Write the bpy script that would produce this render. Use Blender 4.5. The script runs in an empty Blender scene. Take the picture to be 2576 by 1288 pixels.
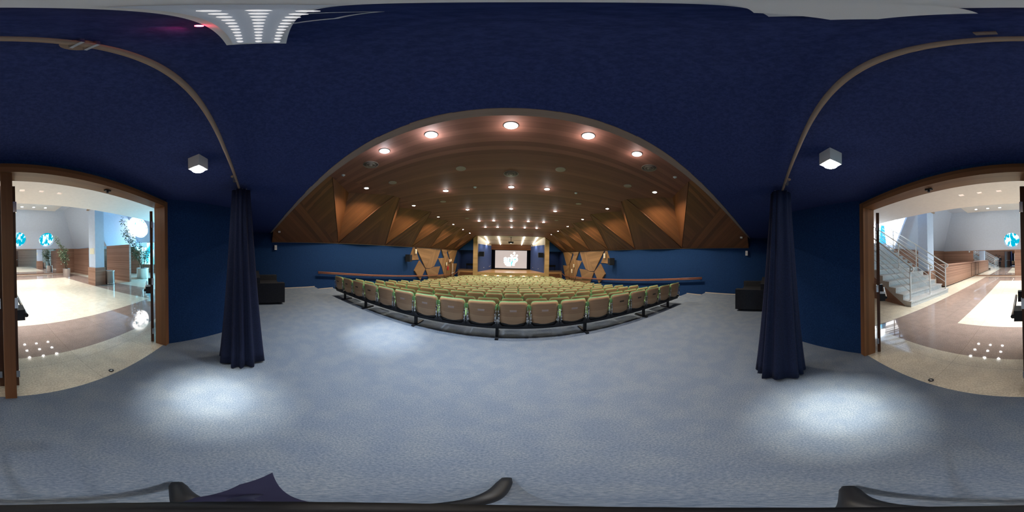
import bpy, bmesh, math, random
from mathutils import Vector, Matrix
random.seed(7)
PI = math.pi
R = math.radians
SC = bpy.context.scene
COL = SC.collection

# ------------------------------------------------------------------ camera, world, exposure
cd = bpy.data.cameras.new('camera')
cam = bpy.data.objects.new('camera', cd)
COL.objects.link(cam)
cd.type = 'PANO'
try:
    cd.cycles.panorama_type = 'EQUIRECTANGULAR'
    cd.cycles.latitude_min, cd.cycles.latitude_max = -PI/2, PI/2
    cd.cycles.longitude_min, cd.cycles.longitude_max = -PI, PI
except Exception:
    cd.panorama_type = 'EQUIRECTANGULAR'
cd.clip_start = 0.01
cd.clip_end = 200
CX, CZ = 0.037, 1.5
cam.matrix_world = (Matrix.Translation((CX, 0, CZ)) @ Matrix.Rotation(R(-.55), 4, 'Z')
                    @ Matrix.Rotation(R(-1.056), 4, 'Y') @ Matrix.Rotation(R(90), 4, 'X'))
SC.camera = cam
W = bpy.data.worlds.new('World')
SC.world = W
W.use_nodes = True
W.node_tree.nodes['Background'].inputs[0].default_value = (.55, .75, 1, 1)
W.node_tree.nodes['Background'].inputs[1].default_value = 0.02
SC.view_settings.view_transform = 'Standard'
SC.view_settings.look = 'None'
SC.view_settings.gamma = 1
SC.view_settings.use_curve_mapping = False
SC.view_settings.exposure = 0.0
SC.cycles.max_bounces = 7
SC.cycles.diffuse_bounces = 4
SC.cycles.glossy_bounces = 4
SC.cycles.sample_clamp_indirect = 4
SC.cycles.caustics_reflective = False
SC.cycles.caustics_refractive = False

# light levels
E_HALL, E_NOTCH, E_BACK, E_LOBBY, E_STAGE = 185, 520, 30, 280, 34


# ------------------------------------------------------------------ mesh builder
class MB:
    def __init__(self):
        self.bm = bmesh.new()
        self.uv = self.bm.loops.layers.uv.new('UVMap')
        self.mi = 0

    def face(self, pts, d=None, smooth=False):
        vs = [self.bm.verts.new(p) for p in pts]
        try:
            f = self.bm.faces.new(vs)
        except ValueError:
            return None
        f.material_index = self.mi
        f.smooth = smooth
        self.map(f, d)
        return f

    def map(self, f, d=None):
        f.normal_update()
        n = f.normal
        if d is None:
            e = max(f.edges, key=lambda e: e.calc_length())
            d = e.verts[1].co - e.verts[0].co
        d = Vector(d)
        d = d - n*d.dot(n)
        if d.length < 1e-6:
            for e in (Vector((0, 1, 0)), Vector((1, 0, 0)), Vector((0, 0, 1))):
                d = e - n*e.dot(n)
                if d.length > .3:
                    break
        d.normalize()
        k = n.cross(d)
        for l in f.loops:
            l[self.uv].uv = (l.vert.co.dot(d), l.vert.co.dot(k))

    def box(self, x0, x1, y0, y1, z0, z1, d=None):
        if d is None:
            s = (abs(x1-x0), abs(y1-y0), abs(z1-z0))
            d = [(1, 0, 0), (0, 1, 0), (0, 0, 1)][s.index(max(s))]
        c = [(x, y, z) for x in (x0, x1) for y in (y0, y1) for z in (z0, z1)]
        for q in ((0, 1, 3, 2), (4, 6, 7, 5), (0, 4, 5, 1), (2, 3, 7, 6), (0, 2, 6, 4), (1, 5, 7, 3)):
            self.face([c[i] for i in q], d)
        return self

    def hexa(self, b, t, d=None):
        """bottom polygon b and top polygon t with the same count"""
        n = len(b)
        self.face(list(reversed(b)), d)
        self.face(t, d)
        for i in range(n):
            j = (i+1) % n
            self.face([b[i], b[j], t[j], t[i]], d)
        return self

    def prism(self, poly, off, d=None):
        """planar polygon extruded by a vector"""
        o = Vector(off)
        return self.hexa([Vector(p) for p in poly], [Vector(p)+o for p in poly], d)

    def ring(self, c, ax, r, n, e1=None):
        ax = Vector(ax).normalized()
        e1 = ax.orthogonal().normalized() if e1 is None else Vector(e1)
        e2 = ax.cross(e1)
        return [Vector(c)+e1*(r*math.cos(2*PI*i/n))+e2*(r*math.sin(2*PI*i/n)) for i in range(n)]

    def loft(self, rings, cap=True, smooth=True):
        vs = [[self.bm.verts.new(p) for p in r] for r in rings]
        n = len(vs[0])
        for a, b in zip(vs[:-1], vs[1:]):
            for i in range(n):
                j = (i+1) % n
                try:
                    f = self.bm.faces.new([a[i], a[j], b[j], b[i]])
                except ValueError:
                    continue
                f.smooth = smooth
                f.material_index = self.mi
                self.map(f)
        if cap:
            for r in (list(reversed(vs[0])), vs[-1]):
                try:
                    f = self.bm.faces.new(r)
                    f.material_index = self.mi
                    self.map(f)
                except ValueError:
                    pass
        return self

    def cyl(self, a, b, r, n=12, r2=None):
        a, b = Vector(a), Vector(b)
        ax = (b-a).normalized()
        e1 = ax.orthogonal().normalized()
        return self.loft([self.ring(a, ax, r, n, e1), self.ring(b, ax, r if r2 is None else r2, n, e1)])

    def lathe(self, prof, c=(0, 0, 0), n=20):
        c = Vector(c)
        return self.loft([[c+Vector((r*math.cos(2*PI*i/n), r*math.sin(2*PI*i/n), z)) for i in range(n)]
                          for r, z in prof])

    def tube(self, path, r, n=8):
        path = [Vector(p) for p in path]
        rings = []
        e1 = None
        for i, p in enumerate(path):
            t = (path[min(i+1, len(path)-1)]-path[max(i-1, 0)]).normalized()
            if e1 is None:
                e1 = t.orthogonal().normalized()
            e1 = (e1 - t*e1.dot(t)).normalized()
            rr = r[i] if isinstance(r, (list, tuple)) else r
            rings.append(self.ring(p, t, rr, n, e1))
        return self.loft(rings)

    def grid(self, f, nu, nv, smooth=True):
        vs = [[self.bm.verts.new(f(i/nu, j/nv)) for j in range(nv+1)] for i in range(nu+1)]
        for i in range(nu):
            for j in range(nv):
                g = self.bm.faces.new([vs[i][j], vs[i+1][j], vs[i+1][j+1], vs[i][j+1]])
                g.smooth = smooth
                g.material_index = self.mi
                self.map(g)
        return self

    def build(self, name, mat, parent=None, loc=None, flip=True):
        if flip:
            bmesh.ops.recalc_face_normals(self.bm, faces=self.bm.faces)
        me = bpy.data.meshes.new(name)
        self.bm.to_mesh(me)
        self.bm.free()
        for m in (mat if isinstance(mat, (list, tuple)) else [mat]):
            me.materials.append(m)
        o = bpy.data.objects.new(name, me)
        COL.objects.link(o)
        if parent:
            o.parent = parent
        if loc:
            o.location = loc
        return o


def empty(name, loc=(0, 0, 0), rz=0):
    o = bpy.data.objects.new(name, None)
    o.empty_display_size = .1
    COL.objects.link(o)
    o.location = loc
    o.rotation_euler = (0, 0, rz)
    return o


def tag(o, label, cat, group=None):
    o['label'] = label
    o['category'] = cat
    if group:
        o['group'] = group
    return o


def thing(name, label, cat, loc=(0, 0, 0), rz=0, group=None):
    return tag(empty(name, loc, rz), label, cat, group)


def struct(o):
    o['kind'] = 'structure'
    return o


def copy_tree(o, parent=None):
    c = o.copy()
    COL.objects.link(c)
    c.parent = parent
    for ch in o.children:
        copy_tree(ch, c)
    return c


def lamp(kind, loc, energy, color=(1, 1, 1), parent=None, size=.05, spot=120, blend=.6, rot=(0, 0, 0), sx=None):
    l = bpy.data.lights.new('bulb', kind)
    l.energy = energy
    l.color = color
    if kind == 'SPOT':
        l.spot_size = R(spot)
        l.spot_blend = blend
        l.shadow_soft_size = size
    elif kind == 'POINT':
        l.shadow_soft_size = size
    elif kind == 'AREA':
        l.size = size
        if sx:
            l.shape = 'RECTANGLE'
            l.size_y = sx
    o = bpy.data.objects.new('bulb', l)
    COL.objects.link(o)
    o.location = loc
    o.rotation_euler = rot
    if parent:
        o.parent = parent
    return o


# ------------------------------------------------------------------ materials
def newmat(name):
    m = bpy.data.materials.new(name)
    m.use_nodes = True
    nt = m.node_tree
    b = nt.nodes['Principled BSDF']
    return m, nt, b


def N(nt, t, **kw):
    n = nt.nodes.new(t)
    for k, v in kw.items():
        setattr(n, k, v)
    return n


def plain(name, col, rough=.5, metal=0, emit=None, es=0, spec=.5):
    m, nt, b = newmat(name)
    b.inputs['Base Color'].default_value = (*col, 1)
    b.inputs['Roughness'].default_value = rough
    b.inputs['Metallic'].default_value = metal
    b.inputs['Specular IOR Level'].default_value = spec
    # a touch of procedural variation
    if not emit:
        tc = N(nt, 'ShaderNodeTexCoord')
        no = N(nt, 'ShaderNodeTexNoise')
        no.inputs['Scale'].default_value = 9
        mx = N(nt, 'ShaderNodeMix', data_type='RGBA')
        nt.links.new(tc.outputs['Object'], no.inputs['Vector'])
        nt.links.new(no.outputs['Fac'], mx.inputs[0])
        mx.inputs[6].default_value = (*[c*.93 for c in col], 1)
        mx.inputs[7].default_value = (*[min(1, c*1.07) for c in col], 1)
        nt.links.new(mx.outputs[2], b.inputs['Base Color'])
    else:
        b.inputs['Emission Color'].default_value = (*emit, 1)
        b.inputs['Emission Strength'].default_value = es
    return m


def wood(name, c0, c1, plank=.12, rough=.45, seam=.5, grain=1.0, spec=.35):
    """u along the grain, v across the planks"""
    m, nt, b = newmat(name)
    L = nt.links.new
    uv = N(nt, 'ShaderNodeUVMap')
    sep = N(nt, 'ShaderNodeSeparateXYZ')
    L(uv.outputs[0], sep.inputs[0])
    dv = N(nt, 'ShaderNodeMath', operation='DIVIDE')
    L(sep.outputs[1], dv.inputs[0]); dv.inputs[1].default_value = plank
    fl = N(nt, 'ShaderNodeMath', operation='FLOOR')
    L(dv.outputs[0], fl.inputs[0])
    wn = N(nt, 'ShaderNodeTexWhiteNoise', noise_dimensions='1D')
    L(fl.outputs[0], wn.inputs['W'])
    # grain
    mp = N(nt, 'ShaderNodeMapping')
    mp.inputs['Scale'].default_value = (1.2, 26, 1)
    L(uv.outputs[0], mp.inputs[0])
    no = N(nt, 'ShaderNodeTexNoise')
    no.inputs['Scale'].default_value = 1.6*grain
    no.inputs['Detail'].default_value = 6
    no.inputs['Roughness'].default_value = .6
    L(mp.outputs[0], no.inputs['Vector'])
    # mix factor
    ad = N(nt, 'ShaderNodeMath', operation='MULTIPLY_ADD')
    L(wn.outputs['Value'], ad.inputs[0]); ad.inputs[1].default_value = .6
    ad.inputs[2].default_value = -.05
    a2 = N(nt, 'ShaderNodeMath', operation='MULTIPLY_ADD', use_clamp=True)
    L(no.outputs['Fac'], a2.inputs[0]); a2.inputs[1].default_value = .55
    L(ad.outputs[0], a2.inputs[2])
    mx = N(nt, 'ShaderNodeMix', data_type='RGBA')
    L(a2.outputs[0], mx.inputs[0])
    mx.inputs[6].default_value = (*c0, 1)
    mx.inputs[7].default_value = (*c1, 1)
    # seams
    fr = N(nt, 'ShaderNodeMath', operation='FRACT')
    L(dv.outputs[0], fr.inputs[0])
    lt = N(nt, 'ShaderNodeMath', operation='LESS_THAN')
    L(fr.outputs[0], lt.inputs[0]); lt.inputs[1].default_value = .035
    sm = N(nt, 'ShaderNodeMath', operation='MULTIPLY')
    L(lt.outputs[0], sm.inputs[0]); sm.inputs[1].default_value = seam
    m2 = N(nt, 'ShaderNodeMix', data_type='RGBA')
    L(sm.outputs[0], m2.inputs[0])
    L(mx.outputs[2], m2.inputs[6])
    m2.inputs[7].default_value = (*[c*.35 for c in c0], 1)
    L(m2.outputs[2], b.inputs['Base Color'])
    b.inputs['Roughness'].default_value = rough
    b.inputs['Specular IOR Level'].default_value = spec
    return m


def speckle(name, c0, c1, scale, rough=.9, spec=.2, bump=0, scale2=None, c2=None, c3=None, tile=None):
    m, nt, b = newmat(name)
    L = nt.links.new
    tc = N(nt, 'ShaderNodeTexCoord')
    no = N(nt, 'ShaderNodeTexNoise')
    no.inputs['Scale'].default_value = scale
    no.inputs['Detail'].default_value = 3
    no.inputs['Roughness'].default_value = .7
    L(tc.outputs['Object'], no.inputs['Vector'])
    rp = N(nt, 'ShaderNodeValToRGB')
    rp.color_ramp.elements[0].position = .36
    rp.color_ramp.elements[1].position = .64
    rp.color_ramp.elements[0].color = (*c0, 1)
    rp.color_ramp.elements[1].color = (*c1, 1)
    L(no.outputs['Fac'], rp.inputs[0])
    out = rp.outputs[0]
    if scale2:
        n2 = N(nt, 'ShaderNodeTexNoise')
        n2.inputs['Scale'].default_value = scale2
        n2.inputs['Detail'].default_value = 4
        L(tc.outputs['Object'], n2.inputs['Vector'])
        r2 = N(nt, 'ShaderNodeValToRGB')
        r2.color_ramp.elements[0].position = .4
        r2.color_ramp.elements[1].position = .62
        r2.color_ramp.elements[0].color = (*(c2 or (.9, .9, .9)), 1)
        r2.color_ramp.elements[1].color = (*(c3 or (1.1, 1.1, 1.1)), 1)
        L(n2.outputs['Fac'], r2.inputs[0])
        mu = N(nt, 'ShaderNodeMix', data_type='RGBA', blend_type='MULTIPLY')
        mu.inputs[0].default_value = 1
        L(out, mu.inputs[6]); L(r2.outputs[0], mu.inputs[7])
        out = mu.outputs[2]
    if tile:
        br = N(nt, 'ShaderNodeTexBrick')
        br.offset = 0
        br.inputs['Scale'].default_value = 1
        br.inputs['Mortar Size'].default_value = .004
        br.inputs['Brick Width'].default_value = tile
        br.inputs['Row Height'].default_value = tile
        br.inputs['Color1'].default_value = (1, 1, 1, 1)
        br.inputs['Color2'].default_value = (.94, .94, .94, 1)
        br.inputs['Mortar'].default_value = (.72, .7, .68, 1)
        L(tc.outputs['Object'], br.inputs['Vector'])
        mu = N(nt, 'ShaderNodeMix', data_type='RGBA', blend_type='MULTIPLY')
        mu.inputs[0].default_value = 1
        L(out, mu.inputs[6]); L(br.outputs[0], mu.inputs[7])
        out = mu.outputs[2]
    L(out, b.inputs['Base Color'])
    b.inputs['Roughness'].default_value = rough
    b.inputs['Specular IOR Level'].default_value = spec
    if bump:
        bp = N(nt, 'ShaderNodeBump')
        bp.inputs['Strength'].default_value = bump
        bp.inputs['Distance'].default_value = .01
        L(no.outputs['Fac'], bp.inputs['Height'])
        L(bp.outputs[0], b.inputs['Normal'])
    return m


def daylight(name, c0, c1, s0, s1, scale, stretch=(1, 1, 1), lo=.42, hi=.58):
    """bright daylight seen through a window, broken up by foliage outside"""
    m = bpy.data.materials.new(name)
    m.use_nodes = True
    nt = m.node_tree
    L = nt.links.new
    nt.nodes.remove(nt.nodes['Principled BSDF'])
    out = nt.nodes['Material Output']
    tc = N(nt, 'ShaderNodeTexCoord')
    mp = N(nt, 'ShaderNodeMapping')
    mp.inputs['Scale'].default_value = stretch
    no = N(nt, 'ShaderNodeTexNoise')
    no.inputs['Scale'].default_value = scale
    no.inputs['Detail'].default_value = 5
    L(tc.outputs['Object'], mp.inputs[0]); L(mp.outputs[0], no.inputs['Vector'])
    rp = N(nt, 'ShaderNodeValToRGB')
    rp.color_ramp.elements[0].position = lo
    rp.color_ramp.elements[1].position = hi
    rp.color_ramp.elements[0].color = (*[c*s0 for c in c0], 1)
    rp.color_ramp.elements[1].color = (*[c*s1 for c in c1], 1)
    L(no.outputs['Fac'], rp.inputs[0])
    em = N(nt, 'ShaderNodeEmission')
    L(rp.outputs[0], em.inputs[0])
    L(em.outputs[0], out.inputs[0])
    return m


M = {}
M['carpet'] = speckle('blue_grey_carpet', (.120, .160, .228), (.225, .268, .335), 95, .95, .1, .25, 5, (.9, .92, .95), (1.06, 1.04, 1.0))
M['blue'] = speckle('navy_wall_cloth', (.009, .031, .105), (.016, .052, .155), 60, .95, .1, .15)
M['ceilblue'] = speckle('navy_ceiling_cloth', (.025, .037, .118), (.037, .055, .165), 60, .95, .1, .15)
M['blue_stage'] = speckle('blue_stage_wall', (.055, .095, .26), (.075, .12, .31), 40, .9, .15)
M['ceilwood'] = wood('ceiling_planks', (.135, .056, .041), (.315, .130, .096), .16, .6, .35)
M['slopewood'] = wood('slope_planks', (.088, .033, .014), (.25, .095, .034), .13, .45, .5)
M['panelwood'] = wood('panel_wood', (.16, .085, .035), (.34, .19, .085), .22, .4, .2)
M['doorwood'] = wood('door_frame_wood', (.12, .052, .022), (.30, .14, .060), .045, .4, .25)
M['darkdoor'] = wood('dark_door_wood', (.045, .018, .010), (.10, .042, .02), .1, .35, .2)
M['lobbywood'] = wood('lobby_wood', (.20, .105, .072), (.40, .24, .175), .055, .35, .35)
M['railwood'] = wood('handrail_wood', (.19, .066, .03), (.34, .13, .06), .05, .35, .1)
M['stagefloor'] = wood('stage_boards', (.50, .27, .10), (.72, .43, .19), .1, .22, .2, spec=.6)
M['stagewood'] = wood('stage_front_wood', (.46, .29, .13), (.66, .44, .23), .25, .4, .2)
M['chairwood'] = wood('chair_veneer', (.33, .185, .092), (.76, .50, .295), .5, .38, 0)
M['cream'] = plain('cream_panel', (.60, .54, .43), .6)
M['trimwood'] = wood('edge_board', (.22, .16, .12), (.36, .27, .21), .5, .6, 0)
M['base'] = plain('pale_skirting', (.55, .50, .42), .5)
M['green'] = speckle('green_upholstery', (.19, .40, .18), (.34, .57, .29), 120, .85, .2, .1)
M['black'] = plain('black_plastic', (.012, .013, .016), .5)
M['blackmetal'] = plain('black_metal', (.014, .016, .022), .4)
M['speaker'] = speckle('speaker_cloth', (.006, .008, .014), (.014, .018, .03), 150, .8, .2)
M['chrome'] = plain('chrome', (.75, .75, .74), .22, 1)
M['steel'] = plain('brushed_steel', (.66, .65, .63), .28, 1)
M['white'] = plain('white_plastic', (.75, .76, .76), .45)
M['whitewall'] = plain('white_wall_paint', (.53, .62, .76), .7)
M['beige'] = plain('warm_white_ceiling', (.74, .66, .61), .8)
M['granite'] = speckle('cream_granite', (.62, .56, .44), (.88, .83, .72), 55, .07, .6, 0, 6, (.93, .92, .9), (1.04, 1.03, 1.0), .9)
M['darkgranite'] = speckle('brown_granite', (.25, .185, .16), (.40, .31, .275), 70, .04, .6, 0, 6, (.93, .92, .9), (1.04, 1.03, 1.0), .9)
M['marble'] = speckle('stair_marble', (.46, .46, .47), (.66, .65, .63), 30, .3, .5)
M['mirror'] = plain('mirror_glass', (.82, .86, .90), .01, 1)
M['sofa'] = speckle('black_sofa_cloth', (.016, .018, .024), (.033, .036, .044), 90, .8, .25, .1)
M['curtain'] = speckle('navy_velvet', (.005, .009, .033), (.010, .017, .055), 70, .8, .3)
M['lens'] = plain('lamp_lens', (1, 1, 1), .4, 0, (1, .98, .95), 60)
M['lens_dim'] = plain('lamp_lens_dim', (1, 1, 1), .4, 0, (1, .97, .92), 9)
M['led_soft'] = plain('led_soft', (1, 1, 1), .4, 0, (1, .98, 1), .55)
M['ledstrip'] = plain('strip_lens', (1, 1, 1), .4, 0, (1, .97, .92), 14)
M['red_led'] = plain('red_led', (1, .1, .1), .4, 0, (1, .05, .10), 25)
M['ledgrid'] = plain('led_reflector', (.62, .66, .72), .3, .3)
M['vent'] = plain('vent_grey', (.20, .15, .125), .5)
M['ventpale'] = plain('vent_pale', (.34, .26, .22), .5)
M['plate'] = plain('name_plate', (.55, .42, .36), .4)
M['plate_dark'] = plain('plate_mark', (.07, .04, .02), .5)
M['leaf'] = speckle('olive_leaf', (.06, .10, .05), (.16, .22, .13), 12, .5, .4)
M['stem'] = speckle('plant_stem', (.10, .065, .04), (.18, .12, .08), 20, .7, .2)
M['soil'] = speckle('soil', (.02, .015, .01), (.05, .04, .03), 40, .9, .1)
M['red'] = plain('red_enamel', (.50, .02, .03), .35)
M['signpink'] = plain('sign_plastic', (.60, .42, .34), .5)
M['lampcream'] = plain('lamp_cream', (.78, .66, .48), .5)
M['blackcloth'] = speckle('black_backdrop', (.004, .005, .010), (.009, .010, .016), 30, .95, .05)
M['screen'] = plain('screen_white', (.35, .35, .35), .8, 0, (.60, .52, .51), .75)  # projector's light on the sheet put in as emission
M['logo_white'] = plain('projected_white', (.9, .9, .9), .8, 0, (1, 1, 1), 1.6)
M['logo_cyan'] = plain('projected_cyan', (.3, .8, .9), .8, 0, (.10, .80, .92), 1.0)
M['navycloth'] = plain('navy_pouch_cloth', (.02, .022, .07), .8)
M['day_far'] = daylight('daylight_trees', (.0, .42, .62), (.75, .95, 1.0), 1.2, 3.0, 3.2, (1.6, 1, .7), .50, .66)
M['day_left'] = daylight('daylight_white', (.10, .62, .85), (1, 1, 1), 1.6, 7.0, 2.4, (1, 1, 1.6), .34, .44)
M['day_big'] = daylight('daylight_big', (.75, .9, 1.0), (1, 1, 1), 5, 7, .7, (1, 1, 1), .35, .6)
M['day_cyan'] = daylight('daylight_cyan', (.02, .52, .78), (.45, .85, 1.0), 1.6, 3.2, 1.6, (1, 1, .8), .4, .6)
M['paper'] = plain('paper_sign', (.74, .72, .58), .6)
M['cyanpost'] = plain('blue_post', (.05, .45, .65), .5)
M['skin'] = plain('skin', (.45, .27, .2), .6)
M['darkcloth'] = plain('dark_clothing', (.02, .025, .04), .8)
M['bluecloth'] = plain('blue_clothing', (.10, .22, .33), .8)

# ------------------------------------------------------------------ key dimensions (metres, hall axis along +y)
S = 6.66                                         # half width of the hall
HC = 3.95                                        # hall ceiling
LC = 2.34                                        # low ceiling at the back
ROWV = [2.85, 3.77, 4.85, 5.75, 6.65, 7.75, 8.75, 9.75, 10.72, 11.7, 12.65, 13.6, 14.55, 15.5, 16.45, 17.4, 18.3, 19.2]
ROWT = [.666, .48, .345, .235, .125, .007, -.092, -.187, -.285, -.361]
for k in range(10, 18):
    ROWT.append(-.361-.0665*(k-9)-.0007*(k-9)**2)
SEATH = .795
ROWF = [t-SEATH for t in ROWT]
EDGE = [2.6]+[v-.26 for v in ROWV[1:]]
STAGE_Z = -.60
PITCH = .569
ROWC = -.18


def slope_z(y):                                  # lower edge of the wooden slope on the side walls
    return 1.95+.0085*(y-.7)


# ------------------------------------------------------------------ hall shell
m = MB()
m.face([(-S, -1.28, 0), (S, -1.28, 0), (S, 2.6, 0), (-S, 2.6, 0)])
zprev = 0
for k in range(18):
    z = ROWF[k]
    y0 = EDGE[k]
    y1 = EDGE[k+1] if k < 17 else 24.5
    m.face([(-S-.3, y0, z), (S+.3, y0, z), (S+.3, y0, zprev), (-S-.3, y0, zprev)])
    w_ = S if k < 17 else 7.6
    m.face([(-w_, y0, z), (w_, y0, z), (w_, y1, z), (-w_, y1, z)])
    zprev = z
struct(m.build('floor', M['carpet']))
ZF = ROWF[-1]

for s, nm in ((-1, 'left'), (1, 'right')):
    m = MB()
    m.box(s*S, s*(S+.12), -.25, 20.0, -2.0, 4.3)
    struct(m.build('wall_'+nm, M['blue']))
    # skirting: landing and the first terraces
    m = MB()
    a = [-.1]+EDGE[:10]
    for i in range(len(a)-1):
        z = 0 if i == 0 else ROWF[i-1]
        m.box(s*(S-.015), s*S, a[i], a[i+1]-.004, z, z+.03)
    struct(m.build('baseboard_'+nm, M['base']))

# back wall: header, splayed walls and wings
m = MB()
m.box(-2.1, 2.0, -1.40, -1.26, 2.27, LC)
for s, x in ((-1, -2.05), (1, 1.94)):
    a = [(x, -1.24, 0), (x, -1.40, 0), (s*3.35, -.25, 0), (s*3.22, -.1, 0)]
    m.hexa([Vector(p) for p in a], [Vector(p)+Vector((0, 0, LC)) for p in a])
    m.box(s*3.22, s*S, -.25, -.1, 0, LC)
struct(m.build('wall_back', M['blue']))
# low ceiling over the entrance with its front riser
m = MB()
m.box(-S, S, -1.40, .66, LC, LC+.1)
struct(m.build('ceiling', M['ceilblue']))
m = MB()
m.box(-S, S, .60, .66, LC+.1, 4.3)
struct(m.build('wall_riser', M['ceilblue']))
m = MB()
# ragged edge board under the lip of the low ceiling
n = 60
for i in range(n):
    x0, x1 = -S+2*S*i/n, -S+2*S*(i+1)/n
    m.box(x0, x1, .655+random.uniform(-.004, .003), .714, LC-.006, LC+.02, (1, 0, 0))
struct(m.build('trim_1', M['trimwood']))

# notch geometry along both sides
AV = [2.22, 5.30, 8.08, 10.90, 14.0, 16.8]
BV = [3.78, 6.90, 9.60, 12.40, 15.45, 18.2]
DV = [4.96, 8.00, 10.72, 13.75, 16.6, 19.45]
UA, UCN = 4.28, 5.25
CV = [a+1.2 for a in AV]
END = 19.8
# wooden hall ceiling (continued out to the notches)
m = MB()
YD = (1, 0, 0)
yy = [.66, 3, 6, 9, 12, 15, 18, END]
for a, b in zip(yy[:-1], yy[1:]):
    m.face([(-UA, a, HC), (UA, a, HC), (UA, b, HC), (-UA, b, HC)], YD)
for s in (-1, 1):
    for k in range(6):
        m.face([(s*UA, AV[k], HC), (s*UCN, CV[k], HC), (s*UA, DV[k], HC)], YD)
m.face([(-S, .66, 4.3), (S, .66, 4.3), (S, 20, 4.3), (-S, 20, 4.3)], YD)
struct(m.build('ceiling', M['ceilwood']))

for s, side in ((-1, 'left'), (1, 'right')):
    root = thing('acoustic_panelling', 'faceted sloping wood panelling with lit notches above the %s wall' % side, 'wall panelling')

    def top(y): return Vector((s*UA, y, HC))

    def bot(y): return Vector((s*(S-.005), y, slope_z(y)))
    sl = MB()
    y_prev = .72
    for k in range(6):
        A, B, D, C = top(AV[k]), bot(BV[k]), top(DV[k]), Vector((s*UCN, CV[k], HC))
        b0 = bot(y_prev if k == 0 else BV[k-1])
        if k == 0:
            # herring-bone field before the first notch
            t0 = top(y_prev)
            m1 = (t0+A)/2+(b0+B)/2
            m1 = m1/2
            sl.face([t0, A, m1], A-b0)
            sl.face([t0, m1, b0], B-t0)
            sl.face([A, B, m1], A-b0)
            sl.face([b0, m1, B], B-t0)
        else:
            Dp = top(DV[k-1])
            q = (b0*.42+B*.58)
            q2 = (Dp+A)/2
            sl.face([b0, Dp, q], Dp-b0)
            sl.face([q, Dp, q2, ], Dp-b0)
            sl.face([q, q2, A, B], A-B)
        # return face, lit face
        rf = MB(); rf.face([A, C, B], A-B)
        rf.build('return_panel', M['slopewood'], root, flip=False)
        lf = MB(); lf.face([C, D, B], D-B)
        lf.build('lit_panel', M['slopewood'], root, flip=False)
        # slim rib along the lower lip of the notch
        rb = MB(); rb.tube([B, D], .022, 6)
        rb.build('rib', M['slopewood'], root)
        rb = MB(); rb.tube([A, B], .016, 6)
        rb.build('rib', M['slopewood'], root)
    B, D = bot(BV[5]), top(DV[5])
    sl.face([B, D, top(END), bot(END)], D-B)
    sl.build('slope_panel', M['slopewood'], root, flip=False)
    ed = MB()
    ed.tube([bot(.72)+Vector((-s*.012, 0, -.005)), bot(END)+Vector((-s*.012, 0, -.005))], .014, 6)
    ed.build('edge_trim', M['trimwood'], root)
    ep = MB()
    ep.prism([top(END), bot(END), bot(END)+Vector((0, 0, -.03)), top(END)+Vector((-s*.05, 0, -.03))], (0, .05, 0))
    ep.build('end_panel', M['slopewood'], root)

# ------------------------------------------------------------------ stage end
SX = .13
m = MB()                                         # wall above the side openings and the corner posts behind it
for s in (-1, 1):
    x0, x1 = SX+s*4.75, s*(S+.6)
    m.box(min(x0, x1), max(x0, x1), 20.0, 20.15, 2.15, 4.3)
m.box(-S, S, 20.0, 20.2, 4.06, 4.3)
struct(m.build('wall_front', M['blue']))
for s, nm in ((-1, 'left'), (1, 'right')):
    x0, x1 = sorted((SX+s*4.20, SX+s*4.74))
    m = MB()
    m.box(x0, x1, 19.95, 20.6, ZF, 4.0, (1, 0, 0))
    tag(m.build('pillar', M['stagewood']), 'tall wood-clad pillar at the %s edge of the stage' % nm, 'pillar', 'stage pillars')
    # proscenium side wall, angled
    a = [(SX+s*4.2, 20.4, ZF), (SX+s*3.0, 25.0, ZF), (SX+s*3.2, 25.1, ZF), (SX+s*4.4, 20.6, ZF)]
    m = MB()
    m.hexa([Vector(p) for p in a], [Vector((p[0], p[1], 3.0)) for p in a])
    struct(m.build('wall_stage_'+nm, M['blue_stage']))
    m = MB()
    m.hexa([Vector((p[0], p[1], 3.0)) for p in a], [Vector((p[0], p[1], 4.0)) for p in a])
    struct(m.build('wall_upper_stage_'+nm, M['cream']))
    # side room beside the stage
    m = MB()
    xo = s*7.5
    x0, x1 = sorted((SX+s*4.74, xo))
    m.box(x0, x1, 24.3, 24.4, ZF, 3)
    x0, x1 = sorted((xo, xo+s*.1))
    m.box(x0, x1, 20.0, 24.4, ZF, 3)
    x0, x1 = sorted((SX+s*4.45, xo))
    m.box(x0, x1, 20.15, 24.4, 2.9, 3.0)
    m.box(*sorted((s*S, s*(S+.95))), 19.99, 20.12, ZF, 2.2)
    struct(m.build('wall_niche_'+nm, M['blue_stage']))
    m = MB()
    x0, x1 = sorted((SX+s*4.45, s*7.5))
    m.box(x0, x1, 21.2, 24.3, ZF, STAGE_Z)
    struct(m.build('floor', M['stagefloor']))
    m = MB()
    n = 6
    rise = (STAGE_Z-ZF)/n
    x0, x1 = sorted((SX+s*4.76, s*6.6))
    for i in range(n-1):
        m.box(x0, x1, 19.75+.28*i, 21.2, ZF+rise*i, ZF+rise*(i+1), (1, 0, 0))
    tag(m.build('stage_steps', M['doorwood']), 'dark wooden steps up to the stage side room at %s' % nm, 'steps', 'steps beside the stage')
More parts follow.
